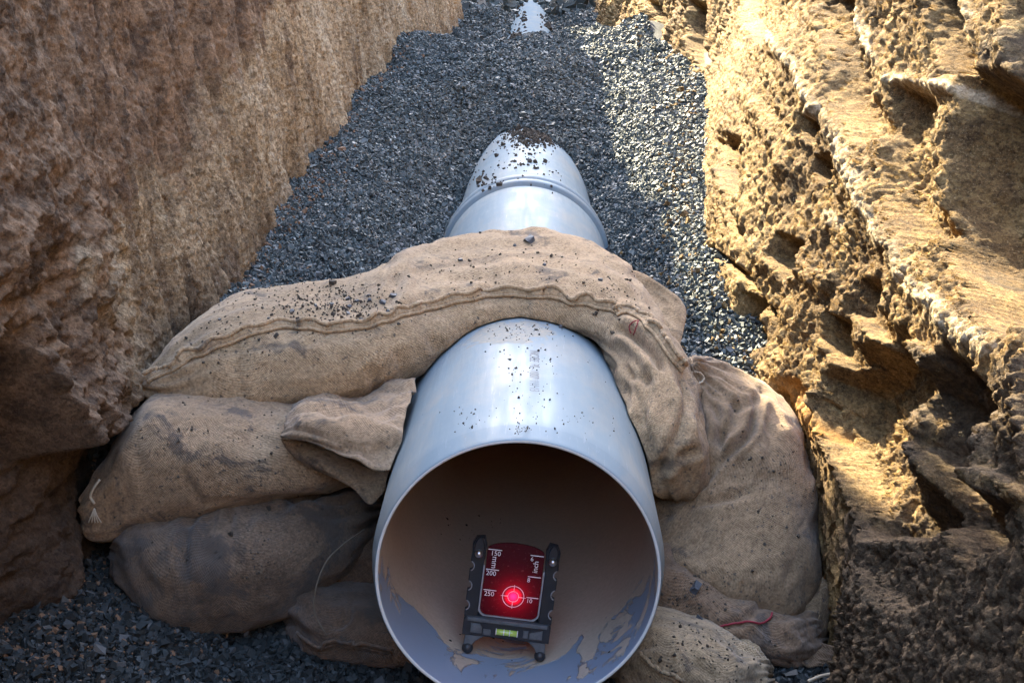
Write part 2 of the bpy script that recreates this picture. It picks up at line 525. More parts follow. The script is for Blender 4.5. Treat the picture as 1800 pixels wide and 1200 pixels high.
# features are traced on the undisplaced face of the bank, measured by the angle at which they were surveyed
QZ = project(np.stack([X.ravel()[near], fD[near], fZ[near]], 1))
jit = 13 * np.stack([fbm(QZ[:, 0] / 130, QZ[:, 1] / 130, 2.0, 3, 0.4), fbm(QZ[:, 0] / 130, QZ[:, 1] / 130, 8.0, 3, 0.4)], 1)

def ridge(pts, wid, amp, ch=0.0, chw=None):
    dd, sg, al = polydist(QZ + jit, pts)
    e = np.minimum(1, np.minimum(al, 1 - al) * 8 + 0.25)
    disp[near] += amp * np.exp(-(dd / wid) ** 2) * e
    if ch: chalk_sun[near] = np.maximum(chalk_sun[near], ch * np.exp(-(dd / (chw or wid)) ** 2))

def blob(pts, rad, amp, arr=None):
    """a hollow (amp < 0) or boss along a short polyline, flat in its middle, steep at its rim"""
    dd, sg, al = polydist(QZ + jit * 1.5, pts)
    k = 1 - sstep(dd, rad * 0.55, rad * 1.1)
    if arr is None: disp[near] += amp * k
    else: arr[near] = np.maximum(arr[near], amp * k)

def step(pts, amp, reach, wid=12, jk=0.9):
    """traced upwards: the face on the camera's side of the line drops back by amp and comes forward again over reach"""
    dd, sg, al = polydist(QZ + jit * jk, pts)
    sd = dd * sg
    e = sstep(al, 0.0, 0.10) * (1 - sstep(al, 0.90, 1.0))
    disp[near] -= 1.25 * amp * sstep(sd, -wid, wid) * (1 - sstep(sd, reach * 0.3, reach)) * e

# the long pale ledge that runs down towards the camera, with the deep hollow behind it
ridge([(1335, 20), (1400, 110), (1440, 190), (1490, 290), (1540, 400), (1600, 480), (1665, 560), (1740, 620)], 30, 0.022)
ridge([(1470, 250), (1500, 320), (1530, 390), (1545, 430)], 16, 0.004, 0.95, 20)
ridge([(1570, 475), (1620, 520), (1655, 545)], 16, 0.003, 0.95, 24)
ridge([(1640, 550), (1720, 605)], 20, 0.0, 0.8, 40)
ridge([(1400, 120), (1440, 190), (1490, 290), (1540, 400), (1600, 480), (1665, 560), (1740, 620)], 30, 0.0, 0.55, 36)  # wider pale band: sunlight on the ledge painted into its colour
ridge([(1350, 50), (1400, 130), (1440, 190), (1425, 212)], 12, 0.006, 0.75, 18)
ridge([(1300, 150), (1340, 220), (1390, 310)], 14, 0.012, 0.35, 16)
ridge([(1550, 125), (1600, 140), (1670, 150)], 14, 0.014, 0.9, 16)
ridge([(1480, 0), (1500, 50), (1515, 100)], 14, 0.012, 0.9, 16)
ridge([(1445, 375), (1465, 385)], 16, 0.004, 0.9, 18)
ridge([(1690, 0), (1700, 60)], 14, 0.010, 0.6, 14)
ridge([(1762, -60), (1762, 150), (1768, 300), (1785, 450), (1792, 560), (1785, 720), (1776, 900)], 12, 0.016)
ridge([(1250, 60), (1245, 250), (1235, 340)], 12, 0.014)
ridge([(1265, 130), (1290, 330), (1330, 480)], 18, 0.010)
ridge([(1330, 440), (1400, 470), (1470, 500)], 26, 0.018)
ridge([(1400, 690), (1440, 790), (1490, 910)], 26, 0.025)
# arrises: lit on the far side, dropping back on the near side
step([(1500, 960), (1462, 850), (1432, 760), (1440, 660), (1500, 605), (1590, 560)], 0.075, 170)
step([(1650, 1000), (1610, 880), (1600, 760), (1625, 660), (1680, 610)], 0.06, 130)
step([(1760, 590), (1700, 520), (1648, 440), (1640, 340), (1655, 230), (1680, 100)], 0.095, 190)
step([(1590, 440), (1545, 330), (1540, 220), (1560, 120)], 0.045, 90)
step([(1500, 260), (1465, 170), (1440, 60), (1430, -40)], 0.045, 70)
step([(1650, 130), (1625, 60), (1620, -40)], 0.05, 70)
step([(1800, 900), (1790, 600), (1775, 300), (1770, -60)], 0.07, 120)
step([(1430, 320), (1415, 290), (1420, 262)], 0.05, 50, 5)
step([(1415, 245), (1402, 225), (1408, 205)], 0.04, 34, 5)
step([(1372, 490), (1350, 440), (1362, 400)], 0.045, 50, 5)
step([(1295, 620), (1275, 560), (1290, 500)], 0.04, 50, 5)
step([(1275, 350), (1262, 290), (1270, 230)], 0.05, 34, 4)
step([(1460, 640), (1425, 590), (1440, 540)], 0.04, 60, 5)
step([(1540, 600), (1490, 540), (1500, 480)], 0.03, 50, 5)
step([(1330, 80), (1310, 20), (1310, -40)], 0.05, 40, 5)
step([(1230, 130), (1212, 70), (1215, 0)], 0.14, 34, 5)
step([(1160, 110), (1148, 60), (1150, 0)], 0.12, 26, 5)
# patches that stand proud enough to catch the sun again
blob([(1540, 830), (1580, 800)], 40, 0.022)
blob([(1690, 760), (1710, 830)], 32, 0.025)
blob([(1740, 840), (1775, 860)], 24, 0.022)
blob([(1620, 620), (1640, 660)], 26, 0.016)
blob([(1640, 900), (1560, 1000)], 70, -0.03)
blob([(1380, 680), (1408, 745)], 24, -0.02)
blob([(1378, 680), (1412, 750)], 26, 1.0, rust)
blob([(1640, 1020), (1700, 1080), (1800, 1100)], 260, 0.9, shade_tint)  # these areas mask the shade painted into the bank's colour
blob([(1560, 760), (1640, 700), (1720, 760), (1800, 700)], 110, 0.75, shade_tint)
blob([(1720, 430), (1740, 330)], 85, 0.8, shade_tint)
blob([(1500, 1120), (1560, 1200), (1640, 1250)], 130, 0.9, shade_tint)
blob([(1745, 60), (1745, 160)], 40, 0.65, shade_tint)
for L_ in ([(1265, 250), (1280, 380), (1300, 470), (1335, 540)], [(1340, 540), (1350, 610)], [(1250, 440), (1300, 480)], [(1580, 360), (1585, 440), (1590, 500)], [(1430, 700), (1432, 760)], [(1700, 640), (1712, 760)]):
    dd, sg, al = polydist(QZ + jit * 0.5, L_)
    disp[near] -= 0.035 * np.exp(-(dd / 5.0) ** 2)
disp = disp.reshape(D.shape)
warp = 0.35 * perlin(D * 2.0, Z * 2.0, 4.0)
# fractures run down towards the camera: shear the noise along that diagonal
U_ = D * 0.80 + Z * 0.60
W_ = -D * 0.60 + Z * 0.80
far = sstep(D, 5.0, 7.0)
n1 = 0.016 * fbm(D * 1.6, Z * 2.2, 1.0, 3)
Dn = np.log(np.maximum(D, 0.6)) * 3.2       # clods look alike from the path: larger grain further off
Xd = X + disp * -0.9
Dn = Dn - Xd * 1.6
W_ = Dn * 0.90 + Z * 0.55
U_ = -Dn * 0.45 + Z * 0.90
n2 = 0.0060 * ridged(W_ * 8 + warp, U_ * 3.0 + warp, 2.0, 4, 0.62) + 0.0065 * ridged(Dn * 5 + warp * 2, Z * 4.0, 8.0, 4, 0.62)
n3 = 0.040 * ridged(D * 3.6 + warp, Z * 1.0, 6.0, 5, 0.62)
cl = -0.008 * worley(Dn * 22 + warp, Z * 40, X * 20) - 0.007 * worley(Dn * 50, Z * 90, X * 40)
gz = 0.55 + 0.45 * np.tanh(3 * fbm(D * 2.2, Z * 4.0, 12.0, 2))
fn = gz * (-0.006 * worley(Dn * 34 + warp, Z * 62 + warp, Xd * 60) + 0.006 * ridged(Dn * 60, Z * 75, Xd * 60, 3, 0.65)) + 0.0055 * ridged(W_ * 42 + warp, U_ * 24, 3.0, 4, 0.68) + 0.003 * perlin(D * 150, Z * 170, 1.0) + 0.002 * perlin(D * 300, Z * 330, 5.0)
smooth_k = 1 - 0.35 * np.clip(chalk_sun, 0, 1).reshape(D.shape) - 0.5 * rust.reshape(D.shape)
nz = n1 + (1 - far) * n2 + far * n3 + (cl + fn) * smooth_k
tot = disp + nz - nz.mean()
tot = tot * (0.3 + 0.7 * sstep(D, 0.5, 1.1))
X = X - tot * 0.93
Zr = Z + tot * 0.36 * sstep(Z, 0.0, 0.3)
lim = 0.452 + 0.03 * np.abs(perlin(D * 30, Z * 30, 2.0)) - 0.4 * np.maximum(Z - 0.27, 0)
lim = lim - 0.6 * np.maximum(2.08 - D, 0) - 0.6 * np.maximum(D - 2.6, 0)
X = np.where((D > 1.4) & (D < 3.4), np.maximum(X, lim), X)
V = np.stack([X, D, Zr + 0.06 * fbm(D * 1.3, 0.0, 7.3, 3) * sstep(Z, 1.3, ZTOP)], -1).reshape(-1, 3)
nR = grid_quads(len(dr), len(zr))
me = mesh('earth_bank', V, nR)
for nm, arr in (('chalk_sun', chalk_sun), ('rust', rust), ('shade_tint', shade_tint)):
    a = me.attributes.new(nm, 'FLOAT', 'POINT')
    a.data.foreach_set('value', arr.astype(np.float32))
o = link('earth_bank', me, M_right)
tag(o, 'sunlit ochre clay side of the trench broken into ledges and hollows', 'earth bank', kind='structure')
right_top = V.reshape(len(dr), len(zr), 3)[:, -1]

# ---- land on both sides of the trench and its closed ends
def land(edge, sx):
    n = len(edge)
    offs = np.array([0, 0.05, 0.2, 0.6, 1.5, 4, 12, 40, 120])
    G = np.empty((n, len(offs), 3))
    G[..., 0] = edge[:, None, 0] + sx * offs
    G[..., 1] = edge[:, None, 1] * (1 + offs / 6)
    G[..., 2] = edge[:, None, 2] * np.exp(-offs / 0.6) + (ZTOP + 0.02) * (1 - np.exp(-offs / 0.6))
    q = grid_quads(n, len(offs))
    return G.reshape(-1, 3), (q if sx > 0 else q[:, ::-1])
Vg, Qg = join([land(left_top[::12], -1), land(right_top[::12], 1)])
o = link('ground', mesh('ground', Vg, Qg), M_topsoil)
tag(o, 'bare soil ground at the top of both trench sides', 'ground', kind='structure')
def endwall(y, flip):
    xs = np.linspace(-1.6, 1.4, 60); zs = np.linspace(-0.1, ZTOP + 0.05, 50)
    A, B = np.meshgrid(xs, zs, indexing='ij')
    Y = y + 0.08 * fbm(A * 2, B * 2, y, 4) + flip * 0.12 * B
    q = grid_quads(60, 50)
    return np.stack([A, Y, B], -1).reshape(-1, 3), q
Ve, Qe = join([endwall(25.5, 1), endwall(-3.0, -1)])
o = link('trench_end', mesh('trench_end', Ve, Qe), M_left)
tag(o, 'brown earth closing the far end of the trench', 'earth bank', kind='structure')

# ---- gravel bed
def gravel_z(x, d):
    x, d = np.asarray(x, float), np.asarray(d, float)
    z = np.interp(d, [2.40, 2.46, 2.56, 3.0, 4.0, 5.0, 5.6, 6.5, 8.0, 8.8, 10.0, 11, 14, 20, 30], [0.0, 0.02, 0.30, 0.37, 0.41, 0.455, 0.485, 0.515, 0.545, 0.46, 0.345, 0.335, 0.36, 0.39, 0.42])
    ax = np.abs(x - PX)
    dip = 0.15 * np.exp(-(np.maximum(ax - 0.17, 0) / 0.13) ** 2) * (1 - sstep(d, 4.6, 5.9))
    z = z - dip * sstep(d, 2.5, 2.9)
    z = z + (0.03 * sstep(d, 2.9, 3.3) - 0.05 * (1 - sstep(d, 2.7, 3.1))) * sstep(x, 0.2, 0.35) * sstep(d, 2.45, 2.6)
    z = z + 0.03 * sstep(ax, 0.3, 0.6) * sstep(d, 9, 10.5)
    back = sstep(d, 2.5, 2.7)
    z = z + back * ((0.030 + 0.055 * sstep(d, 4.7, 6.2)) * fbm(x * 2.6, d * 1.5, 0.5, 3) + 0.012 * perlin(x * 11, d * 9, 3.0)) + (1 - back) * 0.010 * fbm(x * 6, d * 6, 2.0, 2)
    # spoil heaped on the pipe
    z = z + 0.03 * np.exp(-((x - PX + 0.0) / 0.14) ** 2) * sstep(d, 5.5, 5.9) * (1 - sstep(d, 8, 9))
    # soil banked against the foot of the left side at the mouth
    z = z + (1 - back) * 0.10 * sstep(-x, 0.42, 0.75) * sstep(d, 1.5, 2.2)
    return z
xs = np.linspace(-1.15, 0.95, 150)
ds = np.concatenate([np.linspace(-3.3, 1.6, 40, endpoint=False), np.linspace(1.6, 6, 300, endpoint=False), np.linspace(6, 26, 220)])
A, B = np.meshgrid(xs, ds, indexing='ij')
Gz = gravel_z(A, B) - 0.010
ax_ = np.abs(A - PX)
lowp = PZ - np.sqrt(np.maximum((PR + 0.006) ** 2 - ax_ ** 2, 0))
topp = PZ + np.sqrt(np.maximum((PR + 0.000) ** 2 - ax_ ** 2, 0))
Gz = np.where((ax_ < PR + 0.006) & (B > 1.9) & (Gz < topp) & (Gz > lowp), np.minimum(Gz, lowp), Gz)
V = np.stack([A, B, Gz], -1).reshape(-1, 3)
o = link('gravel_bed', mesh('gravel_bed', V, grid_quads(len(xs), len(ds))), M_bed)
tag(o, 'dark fines under the crushed stone on the trench floor', 'gravel bed', kind='structure')

CUBE = np.array([[-1, -1, -1], [1, -1, -1], [1, 1, -1], [-1, 1, -1], [-1, -1, 1], [1, -1, 1], [1, 1, 1], [-1, 1, 1]], float)
CQ = np.array([[0, 3, 2, 1], [4, 5, 6, 7], [0, 1, 5, 4], [1, 2, 6, 5], [2, 3, 7, 6], [3, 0, 4, 7]])
CT = np.concatenate([CQ[:, [0, 1, 2]], CQ[:, [0, 2, 3]]])

def rand_rot(n, r=rng):
    q = r.normal(size=(n, 4)); q /= np.linalg.norm(q, axis=1)[:, None]
    a, b, c, d = q.T
    return np.stack([np.stack([1 - 2 * (c * c + d * d), 2 * (b * c - a * d), 2 * (b * d + a * c)], -1),
                     np.stack([2 * (b * c + a * d), 1 - 2 * (b * b + d * d), 2 * (c * d - a * b)], -1),
                     np.stack([2 * (b * d - a * c), 2 * (c * d + a * b), 1 - 2 * (b * b + c * c)], -1)], 1)

def stones(pos, size, r=rng, flat=(0.30, 0.75), rot=None):
    n = len(pos)
    base = CUBE[None] * r.uniform(0.55, 1.0, (n, 8, 3))
    top = r.uniform(0.45, 1.0, (n, 1, 2))
    base[:, 4:, :2] *= top
    base += r.uniform(-0.22, 0.22, (n, 8, 3))
    sc = np.stack([r.uniform(0.75, 1.35, n), r.uniform(0.55, 1.0, n), r.uniform(*flat, n)], 1)
    base *= (sc * 0.5 * size[:, None])[:, None]
    Rm = rand_rot(n, r) if rot is None else rot
    Vv = np.einsum('nij,nkj->nki', Rm, base) + pos[:, None]
    T = (CT[None] + (np.arange(n) * 8)[:, None, None]).reshape(-1, 3)
    return Vv.reshape(-1, 3), T

pts, szs = [], []
def scatter(d0, d1, sp, x0, x1, layers=1, size=1.45):
    nd, nx = int((d1 - d0) / sp), int((x1 - x0) / sp)
    for _ in range(layers):
        dd = d0 + (np.arange(nd)[:, None] + rng.rand(nd, nx)) * sp
        xx = x0 + (np.arange(nx)[None] + rng.rand(nd, nx)) * sp
        dd, xx = dd.ravel(), xx.ravel()
        k = (xx > foot_left(dd) - np.where(dd < 2.7, 0.2, 0.06)) & (xx < foot_right(dd) + 0.05)
        dd, xx = dd[k], xx[k]
        z = gravel_z(xx, dd)
        inp = (np.hypot(xx - PX, z - PZ) < PR + 0.003) & (dd > 1.98)
        inb = np.hypot(xx - PX, z - PZ) < 0.226
        keep = ~(inp | (inb & (dd > 3.5) & (dd < 4.19)))
        dd, xx, z = dd[keep], xx[keep], z[keep]
        s = size * sp * np.minimum(np.exp(rng.normal(0, 0.38, len(dd))), 1.75)
        pts.append(np.stack([xx, dd, z + rng.uniform(-0.35, 0.45, len(dd)) * s], 1)); szs.append(s)
scatter(1.72, 2.55, 0.0076, -0.92, 0.58, 2, 1.35)
Vs, Ts = stones(np.concatenate(pts), np.concatenate(szs))
o = link('gravel', mesh('gravel', Vs, Ts, smooth=False), M_gravel_shade)
tag(o, 'near black crushed stone, coloured for shade, on the floor in front of the sandbags', 'gravel', kind='stuff')
pts, szs = [], []
scatter(2.52, 4.4, 0.0060, -0.74, 0.54, 1, 1.4)
scatter(4.4, 6.4, 0.0066, -0.74, 0.72, 1, 1.6)
scatter(6.4, 9.4, 0.0082, -0.72, 0.72, 1, 1.6)
scatter(9.4, 14, 0.0135, -0.75, 0.68, 1, 1.6)
scatter(14, 24, 0.045, -1.05, 0.72, 1, 1.6)
Vs, Ts = stones(np.concatenate(pts), np.concatenate(szs))
o = link('gravel', mesh('gravel', Vs, Ts, smooth=False), M_gravel)
tag(o, 'dark blue grey crushed stone filling the trench round the pipe', 'gravel', kind='stuff')

# ------------------------------------------------------------------ pipes
def mat_pvc(name, stain=None, mud=None):
    m = NT(name)
    v = m.coord()
    vl = m.coord((6, 0.35, 6))
    f = m.noise(9, 5, 0.6, vl)
    c = m.mix(f, (0.170, 0.218, 0.245), (0.215, 0.262, 0.288))
    du = m.noise(6, 7, 0.7, m.coord((1.6, 0.6, 1.6)), 0.4)
    c = m.mix(m.math('MULTIPLY', m.ramp(du, [(0.46, (0, 0, 0)), (0.66, (1, 1, 1))]), 0.55), c, (0.30, 0.285, 0.25))
    sc1 = m.noise(40, 5, 0.7, m.coord((5, 0.25, 5)))
    c = m.mix(m.math('MULTIPLY', m.ramp(sc1, [(0.60, (0, 0, 0)), (0.68, (1, 1, 1))]), 0.35), c, (0.36, 0.38, 0.40))
    dust = m.noise(5, 6, 0.65, v)
    rough = m.ramp(m.math('ADD', m.math('MULTIPLY', f, 0.5), m.math('MULTIPLY', dust, 0.5)), [(0.40, (0.34,) * 3), (0.60, (0.62,) * 3)])
    g = m.noise(110, 4, 0.7, v)
    c = m.mix(m.math('MULTIPLY', m.ramp(g, [(0.67, (0, 0, 0)), (0.71, (1, 1, 1))]), 0.6), c, (0.22, 0.2, 0.17))
    if stain:
        c, rough = stain(m, c, rough, v)
    n = m.bump(m.noise(14, 4, 0.5, vl), 0.10, 0.004)
    n = m.bump(g, 0.08, 0.001, n)
    return m.out(c, rough, n, 0.035)

def ell(m, v, cx, cy, rx, ry, nscale=22, amp=0.9):
    sp = m.n('ShaderNodeSeparateXYZ'); m.l(v, sp.inputs[0])
    a = m.math('DIVIDE', m.math('SUBTRACT', sp.outputs[0], cx), rx)
    b = m.math('DIVIDE', m.math('SUBTRACT', sp.outputs[1], cy), ry)
    r = m.math('SQRT', m.math('ADD', m.math('MULTIPLY', a, a), m.math('MULTIPLY', b, b)))
    n = m.noise(nscale, 6, 0.7, v)
    r = m.math('ADD', r, m.math('MULTIPLY', m.math('SUBTRACT', n, 0.5), amp * 2))
    return m.ramp(r, [(0.70, (1, 1, 1)), (0.80, (0, 0, 0))])

def near_stain(m, c, rough, v):
    g = m.noise(90, 5, 0.7, v)
    k = m.math('MULTIPLY', ell(m, v, -0.035, 2.56, 0.09, 0.10), m.ramp(g, [(0.3, (0.35,) * 3), (0.6, (0.9,) * 3)]))
    c = m.mix(k, c, m.mix(g, (0.16, 0.14, 0.11), (0.42, 0.38, 0.31)))
    return c, m.mix(k, rough, (0.9, 0.9, 0.9))

M_pvc = mat_pvc('pvc_outer', near_stain)
M_pvc2 = mat_pvc('pvc_laid')
M_pvc2.node_tree.nodes['Principled BSDF'].inputs['Specular IOR Level'].default_value = 0.012
M_pvc3 = mat_pvc('pvc_dusty')
M_pvc3.node_tree.nodes['Principled BSDF'].inputs['Specular IOR Level'].default_value = 0.0

def mat_mud():
    m = NT('muddy_pvc_bore')
    v = m.coord()
    sp = m.n('ShaderNodeSeparateXYZ'); m.l(v, sp.inputs[0])
    n = m.noise(10, 7, 0.66, v, 1.2)
    f = m.noise(38, 5, 0.65, v)
    # silt starts some way in from the mouth and has been washed off the bottom there
    y = m.math('SUBTRACT', sp.outputs[1], 1.99)
    zz = m.math('SUBTRACT', sp.outputs[2], 0.038)
    e = m.math('ADD', m.math('MULTIPLY', y, 2.3), m.math('MULTIPLY', zz, 1.5))
    k = m.math('ADD', e, m.math('MULTIPLY', m.math('SUBTRACT', n, 0.5), 1.55))
    mask = m.ramp(k, [(0.30, (0, 0, 0)), (0.345, (1, 1, 1))])
    tint = m.noise(4, 4, 0.6, v)
    mud = m.mix(tint, (0.46, 0.35, 0.255), (0.66, 0.535, 0.42))
    mud = m.mix(0.4, mud, m.ramp(m.noise(150, 4, 0.7, v), [(0.3, (0.6, 0.6, 0.6)), (0.65, (1, 1, 1))]), 'MULTIPLY')
    c = m.mix(mask, (0.27, 0.325, 0.41), mud)
    rough = m.ramp(mask, [(0, (0.3,) * 3), (1, (0.7,) * 3)])
    nr = m.bump(mask, 0.9, 0.003)
    nr = m.bump(f, 0.25, 0.002, nr)
    return m.out(c, rough, nr, 0.4)
M_mud = mat_mud()
M_edge = plain('pvc_cut_edge', (0.60, 0.60, 0.57), 0.5, 0.4, nscale=80, var=0.12)

D0 = 1.99
GP = 'grey blue plastic pipe lengths laid in the trench'
p1 = thing('sewer_pipe', (0, 0, 0), 'nearest pale blue grey plastic pipe with its wide open end holding the target', 'pipe', GP)
def prof_lin(a, b, n):
    return [(a[0] + (b[0] - a[0]) * i / n, a[1] + (b[1] - a[1]) * i / n) for i in range(n + 1)]
V, Q = lathe(prof_lin((3.31, PR), (2.036, PR), 40) + [(2.032, PR - 0.0006), (2.028, PR - 0.0012)] + prof_lin((2.02, PR - 0.0024), (1.993, PR - 0.0068), 4) + [(1.9905, PR - 0.0078), (D0, PR - 0.0085)], PX, PZ)
b1 = link('barrel', mesh('barrel', V, Q[:, ::-1]), M_pvc, p1)
V, Q = lathe([(D0, PR - 0.0085), (D0 - 0.0004, PR - 0.0100), (D0, PR - 0.0118), (D0 + 0.0015, PR - 0.0124)], PX, PZ)
link('cut_edge', mesh('cut_edge', V, Q[:, ::-1]), M_edge, p1)
V, Q = lathe([(D0 + 0.0015, PR - 0.0124), (D0 + 0.004, PR - 0.0125)] + prof_lin((D0 + 0.03, PR - 0.0125), (4.16, PR - 0.0125), 50), PX, PZ)
bore = link('bore', mesh('bore', V, Q[:, ::-1]), M_mud, p1)

def rrp(y1):   # socket at the far end of a length that ends at y1: barrel, flare, raised ring, mouth
    return [(y1 - 0.86, PR), (y1 - 0.70, 0.2012), (y1 - 0.56, 0.2080), (y1 - 0.46, 0.2112), (y1 - 0.36, 0.2118), (y1 - 0.140, 0.2118), (y1 - 0.136, 0.2112), (y1 - 0.133, 0.2075), (y1 - 0.120, 0.2075), (y1 - 0.118, 0.2110), (y1 - 0.117, 0.2180),
            (y1 - 0.113, 0.2212), (y1 - 0.105, 0.2226), (y1 - 0.092, 0.2230), (y1 - 0.082, 0.2222), (y1 - 0.076, 0.2190), (y1 - 0.068, 0.2140), (y1 - 0.046, 0.2140), (y1 - 0.041, 0.2190), (y1 - 0.034, 0.2222), (y1 - 0.022, 0.2230), (y1 - 0.008, 0.2222), (y1 - 0.002, 0.2190), (y1, 0.2120), (y1 - 0.002, 0.2030)]
V, Q = lathe(rrp(4.17), PX, PZ)
link('socket', mesh('socket', V, Q[:, ::-1]), M_pvc2, p1)
def laid_pipe(y0, y1, label, mat, socket=True):
    t = thing('sewer_pipe', (0, 0, 0), label, 'pipe', GP)
    ye = y1 - 0.86 if socket else y1
    V, Q = lathe(prof_lin((y0, PR), (ye, PR), 60), PX, PZ)
    link('barrel', mesh('barrel', V, Q), mat, t)
    if socket:
        V, Q = lathe(rrp(y1), PX, PZ)
        link('socket', mesh('socket', V, Q[:, ::-1]), mat, t)
    V, Q = lathe(prof_lin((y0, PR - 0.0125), (y1, PR - 0.0125), 20), PX, PZ)
    link('bore', mesh('bore', V, Q[:, ::-1]), M_mud, t)
laid_pipe(4.02, 9.98, 'pale plastic pipe entering the raised socket ring and running under the gravel mound', M_pvc2)
laid_pipe(9.84, 25.0, 'far length of plastic pipe showing beyond the gravel mound', M_pvc3, False)

def text_mesh(txt, size):
    cu = bpy.data.curves.new('lettering', 'FONT')
    cu.body = txt; cu.size = size; cu.align_x = 'CENTER'; cu.align_y = 'CENTER'; cu.resolution_u = 3
    ob = bpy.data.objects.new('lettering', cu)
    COL.objects.link(ob)
    bpy.context.view_layer.update()
    dg = bpy.context.evaluated_depsgraph_get()
    me = bpy.data.meshes.new_from_object(ob.evaluated_get(dg))
    bpy.data.objects.remove(ob); bpy.data.curves.remove(cu)
    v = np.array([q.co[:] for q in me.vertices]); f = [tuple(p.vertices) for p in me.polygons]
    bpy.data.meshes.remove(me)
    return v, f

def pydata(name, V, Fc, mat, parent, smooth=False):
    me = bpy.data.meshes.new(name)
    me.from_pydata([tuple(map(float, q)) for q in V], [], [tuple(f) for f in Fc])
    if smooth: me.polygons.foreach_set('use_smooth', np.full(len(me.polygons), True))
    me.update()
    return link(name, me, mat, parent)

M_ink = plain('faded_print', (0.07, 0.085, 0.11), 0.6, 0.3, nscale=300, var=0.4)
v, f = text_mesh('INCRSE  PL - 1007  111 13', 0.021)
yy = 2.31 - v[:, 0]
aa = 0.105 + v[:, 1] / PR
V = np.stack([PX + (PR + 0.0006) * np.sin(aa), yy, PZ + (PR + 0.0006) * np.cos(aa)], 1)
pydata('printed_text', V, f, M_ink, p1)

# ------------------------------------------------------------------ sandbags
BVH = {}
def bvh_of(V, Q):
    return BVHTree.FromPolygons([tuple(map(float, q)) for q in V], [tuple(int(i) for i in f) for f in Q])

def px_dir(px, py):
    return (CR @ Vector(((px - 900) / F, (600 - py) / F, -1.0))).normalized()

def hit(bv, px, py):
    h = bv.ray_cast(O, px_dir(px, py))
    return (None, None) if h[0] is None else (np.array(h[0]), np.array(h[1]))

def keep_out(V, g=0.003):
    """push points out of the pipe"""
    dx_, dz_ = V[..., 0] - PX, V[..., 2] - PZ
    r = np.hypot(dx_, dz_)
    rr = PR + g
    k = (r < rr) & (V[..., 1] > 1.985)
    s = np.where(k, rr / np.maximum(r, 1e-4), 1)
    V[..., 0] = PX + dx_ * s
    V[..., 2] = PZ + dz_ * s
    return V

def finish_bag(name, G, mat, parent, seed, lump=0.008, creases=(), wr=0.004, across=True):
    """G (n,m,3) closed round in m: wrinkle it, press it against the pipe and floor, cap both ends"""
    n, m, _ = G.shape
    N = grid_normals(G, True)
    C = G.mean(1, keepdims=True)
    if ((G - C) * N).sum() < 0: N = -N
    u = np.linalg.norm(np.diff(G.mean(1), axis=0), axis=1); u = np.concatenate([[0], np.cumsum(u)])
    gv = np.linalg.norm(np.diff(np.concatenate([G, G[:, :1]], 1), axis=1), axis=2)
    vv = np.cumsum(gv, 1) - gv
    x, y, z = G[..., 0] + seed, G[..., 1], G[..., 2] - seed
    dsp = lump * fbm(x * 6, y * 6, z * 6, 2) + 0.35 * lump * fbm(x * 19, y * 19, z * 19, 2)
    t = np.linspace(0, 1, n)[:, None]
    ends = np.exp(-(t / 0.22) ** 2) + np.exp(-((1 - t) / 0.22) ** 2)
    ang = np.linspace(0, 2 * np.pi, m, endpoint=False)[None]
    fold = ridged(np.cos(ang) * 2.2 + seed, np.sin(ang) * 2.2, t * 2.0 + 0.5 * perlin(t * 5, ang, seed), 2)
    dsp = dsp + 1.7 * wr * fold * (0.25 + ends)
    cw = ridged(u[:, None] * 11 + 0.6 * perlin(np.cos(ang) * 2, np.sin(ang) * 2, u[:, None] * 4), np.cos(ang) * 0.8 + seed, np.sin(ang) * 0.8, 2)
    tan_ = 0.5 + 0.5 * np.tanh(4 * fbm(x * 5, y * 5, z * 5 + 9, 2))
    dsp = dsp + wr * tan_ * ridged(x * 16 + 2 * perlin(x * 7, y * 7, z * 7), y * 9, z * 5, 3, 0.6) * 0.8
    dsp = dsp + wr * 1.0 * np.maximum(cw - 0.35, 0) * (1.0 if across else 0.4)
    pr = project(G.reshape(-1, 3)).reshape(n, m, 2)
    vd = np.array(O) - G
    facing = (vd * N).sum(-1) > -0.02
    for pts, wpx, amp in creases:
        dd, sg, al = polydist(pr.reshape(-1, 2), smooth_line(pts, 24))
        dd = dd.reshape(n, m); al = al.reshape(n, m)
        e = np.minimum(1, np.minimum(al, 1 - al) * 6 + 0.1)
        prof = np.exp(-(dd / wpx) ** 2) - 0.45 * np.exp(-((dd - 2.1 * wpx) / (1.1 * wpx)) ** 2)
        dsp = dsp - amp * prof * e * facing
    G = G + N * dsp[..., None]
    G = keep_out(G)
    G[..., 2] = np.maximum(G[..., 2], 0.004 + 0.002 * perlin(G[..., 0] * 20, G[..., 1] * 20, 0.0))
    V = np.concatenate([G.reshape(-1, 3), G[:1].mean(1), G[-1:].mean(1)])
    Q = grid_quads(n, m, True)
    j = np.arange(m)
    T = np.concatenate([Q[:, [0, 1, 2]], Q[:, [0, 2, 3]],
                        np.stack([np.full(m, n * m), (j + 1) % m, j], 1),
                        np.stack([np.full(m, n * m + 1), (n - 1) * m + j, (n - 1) * m + (j + 1) % m], 1)])
    uv = np.concatenate([np.stack([np.broadcast_to(u[:, None], vv.shape), vv], -1).reshape(-1, 2), [[0, 0]], [[u[-1], 0]]])
    # outward winding
    a, b, c = V[T[:, 0]], V[T[:, 1]], V[T[:, 2]]
    if (np.cross(b - a, c - a) * (a - V.mean(0))).sum() < 0: T = T[:, ::-1]
    me = mesh(name, V, T, uv)
    ob = link(name, me, mat, parent)
    return ob, bvh_of(V, T)

